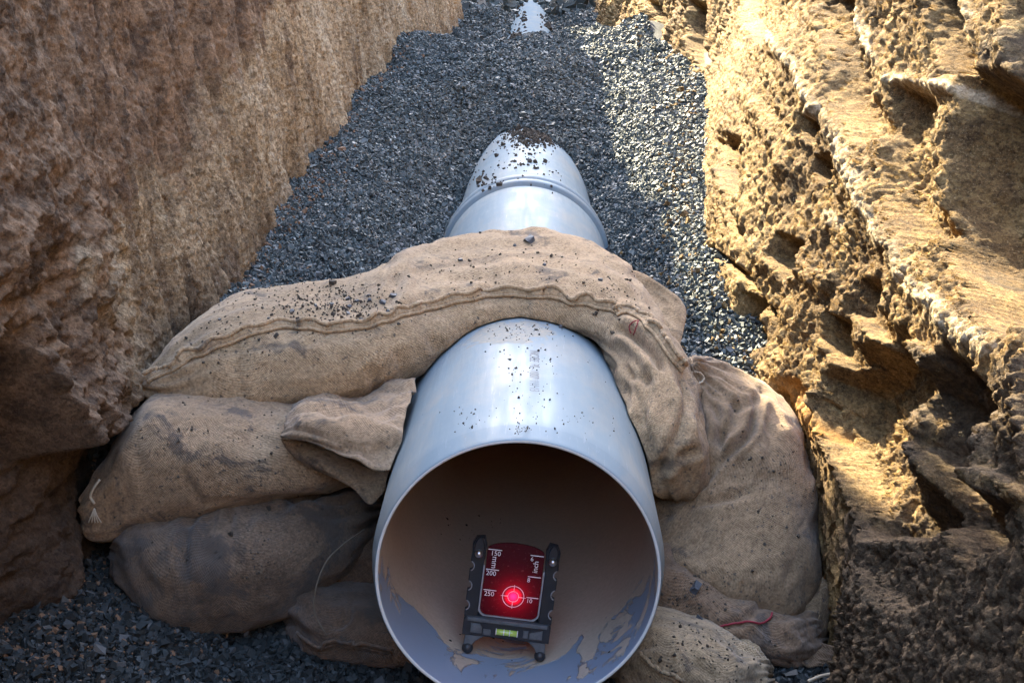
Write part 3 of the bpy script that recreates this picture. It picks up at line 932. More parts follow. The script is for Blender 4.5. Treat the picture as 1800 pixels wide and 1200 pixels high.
def loft_outline(st, n=130, m=96, sq=0.85):
    """st rows: x1,y1, x2,y2 (photo outline on both sides), distance d, half depth b"""
    C = catmull(st, np.linspace(0, len(st) - 1, n))
    C[:, 5] = np.maximum(C[:, 5], 0.004)
    A = np.array([P(r[0], r[1], r[4]) for r in C]); B = np.array([P(r[2], r[3], r[4]) for r in C])
    ctr = (A + B) / 2; a = (A - B) / 2
    al = np.linalg.norm(a, axis=1)
    au = a / np.maximum(al, 1e-5)[:, None]
    e = np.array([0, 1.0, 0.05])[None] * np.ones((n, 1))
    e = e - (e * au).sum(1)[:, None] * au; e /= np.linalg.norm(e, axis=1)[:, None]
    # view-dependent overshoot of the silhouette: shrink the half height where the bag is deep
    vr = ctr - np.array(O); vr /= np.linalg.norm(vr, axis=1)[:, None]
    sa = np.abs((vr * au).sum(1))
    ca = np.sqrt(1 - sa ** 2)
    al2 = np.sqrt(np.maximum(al ** 2 - (C[:, 5] * sa) ** 2, (0.5 * al) ** 2)) / ca
    ph = np.linspace(0, 2 * np.pi, m, endpoint=False)
    c_, s_ = np.cos(ph), np.sin(ph)
    c_ = np.sign(c_) * np.abs(c_) ** sq; s_ = np.sign(s_) * np.abs(s_) ** sq
    return ctr[:, None] + (al2[:, None] * au)[:, None] * c_[None, :, None] + (e * C[:, 5:6])[:, None] * s_[None, :, None]

def loft_world(st, n=200, m=110, sq=0.8):
    """st rows: px, py, d of the centre; half height, its tilt in degrees (0 = up, 90 = towards +X); half depth; pitch of the depth axis"""
    C = catmull(st, np.linspace(0, len(st) - 1, n))
    ctr = np.array([P(r[0], r[1], r[2]) for r in C])
    ah = np.maximum(C[:, 3], 0.003); tl = np.radians(C[:, 4]); b = np.maximum(C[:, 5], 0.004); pt = np.radians(C[:, 6])
    au = np.stack([np.sin(tl), np.zeros(n), np.cos(tl)], 1)
    e = np.cos(pt)[:, None] * np.array([[0, 1.0, 0]]) + np.sin(pt)[:, None] * au
    au = np.cos(pt)[:, None] * au - np.sin(pt)[:, None] * np.array([[0, 1.0, 0]])
    ph = np.linspace(0, 2 * np.pi, m, endpoint=False)
    c_, s_ = np.cos(ph), np.sin(ph)
    c_ = np.sign(c_) * np.abs(c_) ** sq; s_ = np.sign(s_) * np.abs(s_) ** sq
    return ctr[:, None] + (ah[:, None] * au)[:, None] * c_[None, :, None] + (b[:, None] * e)[:, None] * s_[None, :, None]

def on_bag(bv, pts, n, off=0.0):
    """a smooth line of photo pixels laid on the bag's visible surface"""
    L = smooth_line(pts, n)
    out, nor = [], []
    for q in L:
        p, nn = hit(bv, q[0], q[1])
        if p is None:
            if not out: continue
            p, nn = out[-1], nor[-1]
        out.append(p); nor.append(nn)
    out, nor = np.array(out), np.array(nor)
    # smooth away depth jumps
    for _ in range(3):
        out[1:-1] = (out[:-2] + 2 * out[1:-1] + out[2:]) / 4
    return out + nor * off, nor

def seam_mesh(bv, pts, n=260, width=0.017, ruff=0.008, wave=0.055, thick=0.0028):
    L, N = on_bag(bv, pts, n)
    T = np.gradient(L, axis=0); T /= np.maximum(np.linalg.norm(T, axis=1), 1e-9)[:, None]
    W = np.cross(T, N); W /= np.maximum(np.linalg.norm(W, axis=1), 1e-9)[:, None]
    if W[:, 2].mean() < 0: W = -W
    s = np.concatenate([[0], np.cumsum(np.linalg.norm(np.diff(L, axis=0), axis=1))])
    ph = 2 * np.pi * s / wave + 4.5 * perlin(s * 7, 0.0, 4.0)
    rf = ruff * (0.25 + 1.9 * np.abs(perlin(s * 6, 2.0, 1.0)))
    parts = []
    for k, (aw, an, rd) in enumerate(((0.0, 0.003, thick * 1.1), (1.0, 0.011, thick * 1.35))):
        Lk = L + W * (aw * width * 0.7 + (rf * np.sin(ph) * (0.35 + 0.65 * aw)))[:, None] + N * (an + 0.5 * rf * np.cos(ph) * aw)[:, None]
        parts.append(tube(Lk, rd, 8))
    # the web between the two welts
    A = L + W * (rf * np.sin(ph) * 0.35)[:, None] + N * 0.002
    B = L + W * (width * 0.7 + rf * np.sin(ph))[:, None] + N * (0.011 + 0.5 * rf * np.cos(ph))[:, None]
    m = 2
    G = np.stack([A, B], 1)
    th = 0.0012
    V = np.concatenate([(G + N[:, None] * th).reshape(-1, 3), (G - N[:, None] * th).reshape(-1, 3)])
    q = grid_quads(len(L), 2); k = len(L) * 2
    i = np.arange(len(L) - 1)
    e1 = np.stack([2 * i, 2 * i + 2, 2 * i + 2 + k, 2 * i + k], 1); e2 = np.stack([2 * i + 1, 2 * i + 1 + k, 2 * i + 3 + k, 2 * i + 3], 1)
    q = np.concatenate([q, q[:, ::-1] + k, e1, e2])
    parts.append((V, np.concatenate([q[:, [0, 1, 2]], q[:, [0, 2, 3]]])))
    return join(parts)

def patch(rows, nu=50, nv=50, th=0.003, wr=0.003, seed=0.0, outpipe=True):
    """a loose piece of cloth: rows of (px, py, d) control points, given a thickness; returns V, Q, uv"""
    Cw = np.array([[np.array(P(*c)) for c in r] for r in rows])
    a, b, _ = Cw.shape
    t = np.linspace(0, b - 1, nv)
    H = np.stack([catmull(Cw[i], t) for i in range(a)])
    t = np.linspace(0, a - 1, nu)
    G = catmull(H.reshape(a, -1), t).reshape(nu, nv, 3)
    N = grid_normals(G)
    vd = np.array(O) - G
    if (vd * N).sum() < 0: N = -N
    uu = np.linspace(0, 1, nu)[:, None]; vv = np.linspace(0, 1, nv)[None]
    x, y, z = G[..., 0], G[..., 1], G[..., 2]
    G = G + N * (wr * (fbm(x * 14 + seed, y * 14, z * 14, 3) + 0.8 * ridged(uu * 3 + seed, vv * 1.2, seed, 2) * 0.4))[..., None]
    if outpipe: G = keep_out(G, 0.004)
    fr = 1 - 0.7 * np.exp(-(np.minimum(np.minimum(uu, 1 - uu), np.minimum(vv, 1 - vv)) / 0.03) ** 2)
    top = G + N * (th * 0.5 * fr)[..., None]; bot = G - N * (th * 0.5 * fr)[..., None]
    V = np.concatenate([top.reshape(-1, 3), bot.reshape(-1, 3)])
    k = nu * nv
    q = grid_quads(nu, nv)
    idx = np.arange(k).reshape(nu, nv)
    bd = np.concatenate([idx[0, :], idx[1:, -1], idx[-1, -2::-1], idx[-2:0:-1, 0]])
    nx = np.roll(bd, -1)
    side = np.stack([bd, bd + k, nx + k, nx], 1)
    Q = np.concatenate([q, q[:, ::-1] + k, side])
    lu = np.linalg.norm(G[-1, nv // 2] - G[0, nv // 2]); lv = np.linalg.norm(G[nu // 2, -1] - G[nu // 2, 0])
    uvg = np.stack(np.broadcast_arrays(uu * lu, vv * lv), -1).reshape(-1, 2)
    T = np.concatenate([Q[:, [0, 1, 2]], Q[:, [0, 2, 3]]])
    return V, T, np.concatenate([uvg, uvg])

def add_patch(name, rows, mat, parent, **kw):
    V, T, uv = patch(rows, **kw)
    BVH.setdefault('patch', []).append(bvh_of(V, T))
    return link(name, mesh(name, V, T, uv), mat, parent)

def loose(name, L, rad, mat, parent=None, n=60, m=8):
    V, T = tube(smooth_line(np.array([np.array(q) for q in L]), n), rad, m)
    return link(name, mesh(name, V, T), mat, parent)

GB = 'burlap sandbags stacked round the pipe'
# --- the bag laid over the pipe
bA = thing('sandbag', (0, 0, 0), 'long tan sandbag draped over the top of the pipe, with a ruffled seam', 'sandbag', GB)
stA = [  # px, py, d, half height, tilt, half depth, pitch
    (258, 676, 2.50, 0.004, 0, 0.012, 0),
    (285, 668, 2.53, 0.022, -8, 0.055, 4),
    (330, 650, 2.57, 0.046, -10, 0.115, 6),
    (400, 622, 2.63, 0.070, -8, 0.175, 6),
    (490, 607, 2.67, 0.081, -4, 0.210, 5),
    (580, 600, 2.68, 0.080, 0, 0.215, 5),
    (660, 580, 2.70, 0.076, 2, 0.215, 6),
    (720, 548, 2.74, 0.068, -14, 0.215, 7),
    (775, 520, 2.80, 0.056, -25, 0.215, 8),
    (850, 494, 2.84, 0.046, -14, 0.215, 8),
    (930, 486, 2.85, 0.043, 0, 0.215, 8),
    (1010, 496, 2.83, 0.044, 16, 0.210, 7),
    (1070, 530, 2.77, 0.048, 35, 0.200, 4),
    (1113, 592, 2.63, 0.054, 55, 0.170, 0),
    (1138, 660, 2.52, 0.060, 70, 0.150, 0),
    (1160, 730, 2.46, 0.062, 80, 0.140, 0),
    (1176, 795, 2.42, 0.056, 86, 0.100, 0),
    (1184, 840, 2.40, 0.036, 90, 0.070, 0),
    (1187, 860, 2.39, 0.006, 90, 0.015, 0)]
crA = [([(1078, 578), (1108, 588), (1142, 618), (1170, 655)], 8, 0.017), ([(1196, 660), (1204, 710), (1190, 765), (1150, 835)], 7, 0.012), ([(1120, 630), (1138, 690), (1126, 765)], 8, 0.010), ([(1165, 825), (1190, 800), (1222, 790)], 7, 0.009), ([(1098, 640), (1112, 660), (1150, 672)], 7, 0.007),
       ([(700, 470), (800, 440), (930, 436), (1040, 455)], 9, 0.004), ([(690, 500), (800, 466), (920, 460), (1060, 500), (1110, 545)], 8, 0.004),
       ([(680, 520), (800, 490), (930, 482), (1050, 512)], 9, 0.003), ([(700, 485), (690, 520), (672, 548)], 10, 0.008), ([(640, 640), (655, 670), (660, 700)], 9, 0.005),
       ([(690, 610), (705, 640), (712, 665)], 8, 0.005), ([(740, 590), (765, 615)], 8, 0.004), ([(420, 620), (415, 660), (430, 700)], 12, 0.003), ([(540, 600), (548, 650)], 12, 0.003),
       ([(1085, 600), (1110, 640), (1100, 700)], 9, 0.005), ([(1150, 640), (1155, 720)], 9, 0.004), ([(1000, 428), (1060, 462), (1100, 500)], 8, 0.005), ([(855, 470), (870, 500), (850, 520)], 8, 0.004)]
oA, BA = finish_bag('sack', loft_world(stA), M_bagA, bA, 1.3, 0.009, crA, 0.004)
seamA = [(262, 672), (300, 655), (345, 628), (395, 608), (450, 588), (510, 578), (580, 584), (640, 578), (700, 560), (760, 545), (820, 530), (880, 522), (940, 524), (1000, 532), (1060, 545), (1085, 552)]
V, T = seam_mesh(BA, seamA)
link('seam', mesh('seam', V, T), M_bagA, bA)
V, T = seam_mesh(BA, [(1085, 556), (1100, 552), (1120, 560), (1145, 585), (1165, 612), (1185, 640), (1196, 655)], n=90, ruff=0.006, wave=0.05, width=0.016)
link('seam', mesh('seam', V, T), M_bagA, bA)
add_patch('loose_corner', [[(1096, 482, 2.90), (1120, 476, 2.92), (1150, 492, 2.90), (1188, 520, 2.86), (1204, 545, 2.84)],
                           [(1096, 510, 2.84), (1125, 515, 2.87), (1155, 530, 2.86), (1185, 555, 2.82), (1203, 572, 2.80)],
                           [(1100, 545, 2.76), (1130, 560, 2.78), (1160, 580, 2.77), (1182, 604, 2.74), (1192, 622, 2.72)],
                           [(1110, 580, 2.68), (1135, 600, 2.69), (1160, 622, 2.68), (1180, 640, 2.67), (1190, 650, 2.66)]], M_bagA, bA, wr=0.006, seed=2.0, th=0.005)
q0 = np.array(P(262, 676, 2.49))
loose('tie', [q0, q0 + (-0.008, -0.004, 0.006), q0 + (-0.016, -0.004, 0.014), q0 + (-0.018, -0.002, 0.024)], 0.0016, M_white, bA, 20)
L, N = on_bag(BA, [(1112, 585), (1108, 575), (1113, 568), (1122, 566), (1120, 578), (1116, 588)], 30, 0.003)
V, T = tube(L, 0.0010, 8); link('red_thread', mesh('red_thread', V, T), M_red, bA)

# --- big bag standing on the right of the pipe
bB = thing('sandbag', (0, 0, 0), 'big bulging sandbag wedged between the pipe and the sunlit clay bank', 'sandbag', GB)
stB = [(1212, 640, 1222, 640, 2.52, 0.010), (1196, 655, 1262, 652, 2.56, 0.06), (1190, 690, 1330, 690, 2.56, 0.11), (1180, 740, 1385, 735, 2.53, 0.14), (1150, 800, 1412, 790, 2.50, 0.15),
       (1140, 870, 1428, 860, 2.45, 0.155), (1140, 930, 1438, 930, 2.40, 0.155), (1185, 990, 1438, 985, 2.37, 0.14), (1245, 1035, 1422, 1030, 2.35, 0.11), (1300, 1058, 1395, 1055, 2.34, 0.06), (1335, 1066, 1360, 1066, 2.34, 0.012)]
crB = [([(1240, 690), (1262, 730), (1268, 780), (1250, 830), (1215, 868), (1170, 885)], 7, 0.012), ([(1240, 680), (1300, 720), (1330, 700)], 7, 0.010), ([(1330, 700), (1320, 760), (1280, 800), (1262, 830)], 6, 0.012), ([(1300, 700), (1285, 750), (1255, 785)], 8, 0.008), ([(1150, 870), (1200, 885), (1260, 882), (1320, 865)], 7, 0.007),
       ([(1160, 905), (1220, 895)], 9, 0.005), ([(1330, 1000), (1310, 1040)], 9, 0.005), ([(1395, 980), (1385, 1030)], 9, 0.004), ([(1230, 665), (1280, 690), (1300, 700)], 7, 0.004)]
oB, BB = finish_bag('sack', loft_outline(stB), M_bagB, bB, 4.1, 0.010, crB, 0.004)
add_patch('torn_mouth', [[(1280, 1035, 2.30), (1340, 1055, 2.29), (1400, 1040, 2.30), (1450, 1015, 2.31), (1476, 1000, 2.33)],
                         [(1320, 1062, 2.28), (1360, 1072, 2.27), (1410, 1064, 2.27), (1452, 1050, 2.28), (1474, 1035, 2.30)],
                         [(1350, 1072, 2.28), (1380, 1082, 2.26), (1415, 1076, 2.26), (1445, 1082, 2.26), (1462, 1072, 2.28)]], M_bagB, bB, wr=0.006, seed=3.0)
add_patch('torn_flap', [[(1440, 1035, 2.27), (1462, 1022, 2.29), (1478, 1005, 2.33)], [(1440, 1080, 2.25), (1458, 1070, 2.27), (1474, 1050, 2.31)], [(1434, 1110, 2.24), (1446, 1115, 2.25), (1460, 1092, 2.29)], [(1436, 1122, 2.24), (1442, 1128, 2.25), (1448, 1118, 2.27)]], M_bagB, bB, wr=0.004, seed=5.0, nu=30, nv=24)
L, N = on_bag(BB, [(1198, 660), (1212, 655), (1228, 652), (1238, 662), (1232, 674), (1222, 672)], 40, 0.003)
V, T = tube(L, 0.0016, 8); link('tie', mesh('tie', V, T), M_cord, bB)

# --- lower right bag with the red thread
bC = thing('sandbag', (0, 0, 0), 'brown sandbag with a red thread, flattened under the big right bag', 'sandbag', GB)
stC = [(1120, 960, 1110, 1090, 2.34, 0.02), (1150, 955, 1140, 1105, 2.34, 0.10), (1210, 962, 1200, 1110, 2.33, 0.13), (1280, 990, 1270, 1125, 2.31, 0.13), (1340, 1025, 1335, 1145, 2.29, 0.12), (1390, 1050, 1385, 1158, 2.28, 0.09), (1425, 1075, 1415, 1155, 2.28, 0.05), (1440, 1100, 1435, 1140, 2.28, 0.012)]
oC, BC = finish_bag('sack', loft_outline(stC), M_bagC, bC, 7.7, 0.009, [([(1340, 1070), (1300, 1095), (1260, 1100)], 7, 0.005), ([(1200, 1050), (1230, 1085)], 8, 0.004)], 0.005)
L, N = on_bag(BC, [(1262, 1103), (1285, 1095), (1310, 1093), (1335, 1096), (1352, 1088), (1356, 1078)], 60, 0.0025)
V, T = tube(L, 0.0016, 8); link('red_thread', mesh('red_thread', V, T), M_red, bC)
add_patch('loose_corner', [[(1395, 1120, 2.22), (1430, 1128, 2.22), (1470, 1140, 2.23)], [(1392, 1145, 2.20), (1428, 1152, 2.20), (1462, 1158, 2.21)], [(1402, 1165, 2.19), (1425, 1172, 2.18), (1448, 1168, 2.20)]], M_bagC, bC, wr=0.006, seed=8.0, nu=26, nv=26)

# --- pale bag at the front right
bD = thing('sandbag', (0, 0, 0), 'pale tan sandbag lying lowest at the right of the open pipe end', 'sandbag', GB)
stD = [(1085, 1150, 1085, 1200, 2.16, 0.02), (1120, 1105, 1110, 1225, 2.16, 0.07), (1165, 1082, 1150, 1240, 2.15, 0.10), (1225, 1088, 1215, 1245, 2.14, 0.11), (1285, 1112, 1285, 1240, 2.13, 0.10), (1325, 1145, 1328, 1225, 2.13, 0.06), (1346, 1180, 1346, 1205, 2.13, 0.012)]
oD, BD = finish_bag('sack', loft_outline(stD), M_bagD, bD, 9.9, 0.012, [([(1200, 1110), (1215, 1160), (1260, 1200)], 9, 0.004), ([(1290, 1130), (1310, 1180)], 8, 0.004)], 0.005)
V, T = seam_mesh(BD, [(1128, 1158), (1150, 1176), (1180, 1192), (1200, 1202)], n=60, ruff=0.002, width=0.008, thick=0.002)
link('seam', mesh('seam', V, T), M_bagD, bD)
for k in range(7):
    a_ = np.array(P(1322 + k * 3.2, 1188 + k * 2.5, 2.08))
    loose('frayed_thread', [a_, a_ + (0.006, -0.006, -0.010 + 0.002 * k), a_ + (0.014 + 0.003 * math.sin(k * 2.1), -0.010, -0.028)], 0.0009, M_cord, bD, 14, 6)

# --- left stack: second bag with its open mouth folded over
bE = thing('sandbag', (0, 0, 0), 'tan sandbag with an open folded mouth, second from top on the left', 'sandbag', GB)
stE = [(152, 880, 156, 915, 2.34, 0.012), (166, 850, 172, 938, 2.36, 0.05), (205, 775, 225, 940, 2.40, 0.10), (265, 700, 285, 918, 2.44, 0.145), (330, 680, 345, 895, 2.46, 0.165), (410, 680, 420, 882, 2.47, 0.175), (500, 690, 510, 862, 2.48, 0.175), (590, 695, 595, 845, 2.48, 0.16), (660, 700, 660, 830, 2.48, 0.12), (710, 705, 705, 810, 2.50, 0.06)]
oE, BE = finish_bag('sack', loft_outline(stE), M_bagE, bE, 12.2, 0.008, [([(318, 825), (335, 855), (356, 885)], 7, 0.004), ([(350, 800), (372, 850)], 8, 0.002), ([(235, 780), (250, 840)], 10, 0.003), ([(430, 760), (470, 780), (520, 800)], 9, 0.002)], 0.003)
# mouth: upper lip falls forward over the lower one
add_patch('mouth_flap', [[(520, 692, 2.53), (575, 690, 2.53), (630, 690, 2.53), (684, 680, 2.52), (730, 664, 2.50)],
                         [(508, 722, 2.40), (560, 716, 2.38), (625, 724, 2.37), (680, 722, 2.37), (722, 704, 2.38)],
                         [(500, 745, 2.31), (555, 735, 2.27), (615, 752, 2.25), (672, 760, 2.25), (708, 752, 2.28)],
                         [(494, 762, 2.28), (548, 766, 2.24), (608, 788, 2.22), (668, 802, 2.22), (704, 795, 2.23)],
                         [(493, 770, 2.275), (540, 775, 2.24), (598, 800, 2.21), (655, 824, 2.195), (692, 828, 2.20)]], M_bagE, bE, wr=0.014, seed=11.0, th=0.005)
add_patch('mouth_lip', [[(492, 770, 2.285), (545, 780, 2.30), (605, 806, 2.30), (650, 824, 2.29), (695, 826, 2.27)],
                        [(510, 795, 2.30), (555, 812, 2.27), (610, 838, 2.26), (652, 856, 2.25), (690, 846, 2.26)],
                        [(535, 815, 2.31), (580, 835, 2.27), (620, 858, 2.25), (652, 886, 2.235), (684, 850, 2.26)]], M_bagE, bE, wr=0.003, seed=13.0, th=0.004)
q0 = np.array(P(163, 862, 2.30))
loose('tie', [q0 + (0.012, 0, 0.018), q0 + (0.003, -0.004, 0.006), q0 + (-0.003, -0.004, -0.008), q0 + (0.002, -0.003, -0.020)], 0.0022, M_white, bE, 20)
q0 = np.array(P(166, 893, 2.295))
for k in range(5):
    t_ = (k - 2) * 0.0035
    loose('tie', [q0, q0 + (t_ * 0.6, -0.004, -0.010), q0 + (t_ * 1.4, -0.003, -0.022)], 0.0011, M_white, bE, 12, 6)

bF = thing('sandbag', (0, 0, 0), 'dirty dark sandbag with muddy stains at the bottom of the left stack', 'sandbag', GB)
stF = [(212, 945, 216, 975, 2.36, 0.012), (226, 905, 236, 1012, 2.38, 0.07), (270, 875, 285, 1058, 2.40, 0.135), (345, 860, 355, 1082, 2.41, 0.17), (430, 842, 435, 1088, 2.41, 0.175), (510, 836, 510, 1065, 2.41, 0.165), (580, 838, 570, 1032, 2.42, 0.14), (635, 850, 615, 985, 2.43, 0.10), (672, 870, 650, 940, 2.45, 0.04), (682, 890, 672, 915, 2.46, 0.01)]
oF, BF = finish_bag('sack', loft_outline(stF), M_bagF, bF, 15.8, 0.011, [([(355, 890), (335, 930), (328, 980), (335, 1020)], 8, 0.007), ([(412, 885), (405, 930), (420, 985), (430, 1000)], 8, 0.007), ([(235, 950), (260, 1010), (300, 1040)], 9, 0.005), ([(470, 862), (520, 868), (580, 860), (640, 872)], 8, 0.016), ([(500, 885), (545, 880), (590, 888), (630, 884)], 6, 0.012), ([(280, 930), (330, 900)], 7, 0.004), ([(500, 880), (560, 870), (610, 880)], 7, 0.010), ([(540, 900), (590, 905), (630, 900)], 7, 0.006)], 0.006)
bG = thing('sandbag', (0, 0, 0), 'small dark sandbag tucked between the left stack and the pipe', 'sandbag', GB)
stG = [(535, 990, 535, 1020, 2.46, 0.02), (560, 935, 555, 1032, 2.46, 0.08), (610, 900, 605, 1036, 2.46, 0.12), (670, 885, 665, 1036, 2.47, 0.13), (730, 900, 725, 1030, 2.48, 0.10), (770, 940, 770, 1000, 2.48, 0.02)]
finish_bag('sack', loft_outline(stG, 80, 72), M_bagG, bG, 18.4, 0.010, [([(545, 1010), (600, 1000), (660, 1005)], 8, 0.005)], 0.005)
bH = thing('sandbag', (0, 0, 0), 'flat dark sandbag lying on the gravel under the left of the pipe', 'sandbag', GB)
stH = [(518, 1045, 516, 1120, 2.32, 0.012), (530, 1022, 525, 1140, 2.32, 0.06), (580, 1018, 578, 1150, 2.31, 0.11), (650, 1022, 650, 1160, 2.30, 0.12), (720, 1030, 720, 1165, 2.30, 0.12), (790, 1050, 790, 1165, 2.31, 0.08), (830, 1090, 830, 1140, 2.31, 0.015)]
oH, BH = finish_bag('sack', loft_outline(stH, 90, 72), M_bagG, bH, 21.0, 0.009, [([(615, 1060), (612, 1090), (580, 1105)], 5, 0.006)], 0.005)
V, T = seam_mesh(BH, [(530, 1122), (560, 1136), (600, 1134), (640, 1140), (690, 1150)], n=80, ruff=0.003, width=0.008, thick=0.002)
link('seam', mesh('seam', V, T), M_bagG, bH)

# loose cords
cd = loose('cord', [P(640, 930, 2.30), P(605, 955, 2.25), P(575, 985, 2.22), P(556, 1030, 2.20), P(553, 1075, 2.19), P(575, 1118, 2.18)], 0.0013, M_cordd)
tag(cd, 'thin dirty cord hanging in a curve from the dark left sandbag', 'cord')
cd = loose('cord', [P(1420, 1197, 2.10), P(1445, 1187, 2.11), P(1480, 1182, 2.12), P(1522, 1181, 2.12)], 0.0026, M_cord)
tag(cd, 'short pale cord end lying on the dark floor at the lower right', 'cord')

# ------------------------------------------------------------------ laser target inside the pipe
M_blk = plain('black_plastic', (0.018, 0.021, 0.026), 0.45, 0.5, nscale=70, var=0.5, bump=0.15)
M_dusty = plain('dusty_plastic', (0.10, 0.105, 0.11), 0.7, 0.4, nscale=90, var=0.6, bump=0.3)
M_steel = plain('steel', (0.55, 0.55, 0.54), 0.28, 0.5, 1.0, nscale=60, var=0.2)
M_mark = plain('white_print', (0.80, 0.72, 0.74), 0.6, 0.3, nscale=80, var=0.15)
M_rimg = plain('grey_edge', (0.30, 0.29, 0.30), 0.6, 0.4, nscale=90, var=0.4)
M_vial = NT('level_vial'); M_vial.b.inputs['Coat Weight'].default_value = 0.5
M_vial = M_vial.out((0.42, 0.55, 0.10), 0.15)

SPOT = (0.004, -0.0135)        # laser spot on the plate, local x,z relative to plate middle
def mat_plate():
    m = NT('red_acrylic')
    v = m.coord()
    sp = m.n('ShaderNodeSeparateXYZ'); m.l(v, sp.inputs[0])
    a = m.math('SUBTRACT', sp.outputs[0], SPOT[0] - 0.000)
    b = m.math('SUBTRACT', sp.outputs[2], 0.0735)
    r = m.math('SQRT', m.math('ADD', m.math('MULTIPLY', a, a), m.math('MULTIPLY', b, b)))
    dust = m.noise(160, 4, 0.7, v)
    c = m.mix(m.ramp(dust, [(0.6, (0, 0, 0)), (0.75, (1, 1, 1))]), (0.055, 0.002, 0.006), (0.13, 0.03, 0.035))
    # light of the laser beam spreading inside the acrylic
    g1 = m.math('POWER', 2.718, m.math('MULTIPLY', m.math('MULTIPLY', r, r), -1.0 / 0.0068 ** 2))
    g2 = m.math('POWER', 2.718, m.math('MULTIPLY', r, -1.0 / 0.012))
    em = m.math('ADD', m.math('MULTIPLY', g1, 1.0), m.math('MULTIPLY', g2, 0.085))
    m.b.inputs['Emission Color'].default_value = (1.0, 0.004, 0.028, 1)
    m.l(em, m.b.inputs['Emission Strength'])
    return m.out(c, 0.22, None, 0.5)
M_plate = mat_plate()

YT = 2.125
lt = thing('laser_target', (PX - 0.020, YT, 0.0690), 'black framed laser target with a glowing red plate, standing inside the open pipe', 'laser target', rot=(R(-4), R(7.0), 0))
lt.scale = (0.93, 0.93, 0.95)

def prism(outline, y0, y1, bev=0.0015):
    """extrude an x,z outline from y0 (front) to y1 with a small bevel on the front edge"""
    Pn = np.asarray(outline, float); n = len(Pn)
    c = Pn.mean(0)
    dirn = np.roll(Pn, -1, 0) - np.roll(Pn, 1, 0)
    nn = np.stack([dirn[:, 1], -dirn[:, 0]], 1); nn /= np.maximum(np.linalg.norm(nn, axis=1), 1e-9)[:, None]
    area = 0.5 * np.sum(Pn[:, 0] * np.roll(Pn[:, 1], -1) - np.roll(Pn[:, 0], -1) * Pn[:, 1])
    if area < 0: nn = -nn
    ins = Pn - nn * bev
    loops = [(ins, y0), (Pn, y0 + bev), (Pn, y1)]
    V = [(q[0], y, q[1]) for L_, y in loops for q in L_]
    Fc = [tuple(range(n)) if area > 0 else tuple(range(n))[::-1], tuple(range(3 * n - 1, 2 * n - 1, -1)) if area > 0 else tuple(range(2 * n, 3 * n))]
    for k in range(2):
        for i in range(n):
            j = (i + 1) % n
            f_ = (k * n + i, (k + 1) * n + i, (k + 1) * n + j, k * n + j)
            Fc.append(f_ if area > 0 else f_[::-1])
    return V, Fc

def prisms(name, items, mat, parent):
    VV, FF = [], []
    for V, Fc in items:
        k = len(VV); VV += list(V); FF += [tuple(i + k for i in f_) for f_ in Fc]
    return pydata(name, VV, FF, mat, parent)

def arc(cx, cz, r, a0, a1, n=10):
    return [(cx + r * math.cos(R(a0 + (a1 - a0) * i / n)), cz + r * math.sin(R(a0 + (a1 - a0) * i / n))) for i in range(n + 1)]

def strip(pts, wd):
    """outline of a thin band of width wd along pts"""
    Pn = np.asarray(pts, float)
    t = np.gradient(Pn, axis=0); t /= np.maximum(np.linalg.norm(t, axis=1), 1e-9)[:, None]
    nn = np.stack([-t[:, 1], t[:, 0]], 1) * wd / 2
    return np.concatenate([Pn + nn, (Pn - nn)[::-1]])

# plate: rounded lower corners, arched top (local z from 0.04 to 0.158)
PL = arc(-0.034, 0.051, 0.011, 180, 270, 8) + arc(0.034, 0.051, 0.011, 270, 360, 8) + [(0.0445, 0.14)] + [(0.0445 * math.cos(R(a)), 0.143 + 0.014 * math.sin(R(a))) for a in range(10, 171, 10)] + [(-0.0445, 0.14)]
prisms('plate', [prism(PL, -0.002, 0.0015, 0.0006)], M_plate, lt)
# pale rim round the lower part of the plate
rim = [(-0.0465, 0.118)] + [(-0.0465, 0.08)] + arc(-0.034, 0.051, 0.0125, 180, 270, 8) + arc(0.034, 0.051, 0.0125, 270, 360, 8) + [(0.0465, 0.08), (0.0465, 0.118)]
prisms('plate_rim', [prism(strip(rim, 0.0026), -0.0040, 0.0008, 0.0004)], M_rimg, lt)
# frame: scalloped side rails joined by the bottom bar
def rail(s):
    o_ = [(0.0475, 0.036), (0.0680, 0.036)]
    for zc in (0.053, 0.084, 0.115):
        o_ += [(0.0680, zc - 0.0078)] + [(0.0680 - 0.0065 * math.sin(R(a)), zc - 0.0075 * math.cos(R(a))) for a in range(15, 166, 15)] + [(0.0680, zc + 0.0078)]
    o_ += [(0.0670, 0.135), (0.0680, 0.150), (0.0630, 0.160), (0.0500, 0.162), (0.0455, 0.150), (0.0475, 0.118)]
    return [(s * x, z) for x, z in o_]
prisms('side_rail', [prism(rail(-1), -0.006, 0.008)], M_blk, lt)
prisms('side_rail', [prism(rail(1), -0.006, 0.008)], M_blk, lt)
for s in (-1, 1):
    for zc in (0.053, 0.084, 0.115):
        prisms('scallop_edge', [prism(strip([(s * (0.0680 - 0.0065 * math.sin(R(a))), zc - 0.0075 * math.cos(R(a))) for a in range(15, 166, 15)], 0.0013), -0.0068, -0.0035, 0.0003)], M_rimg, lt)
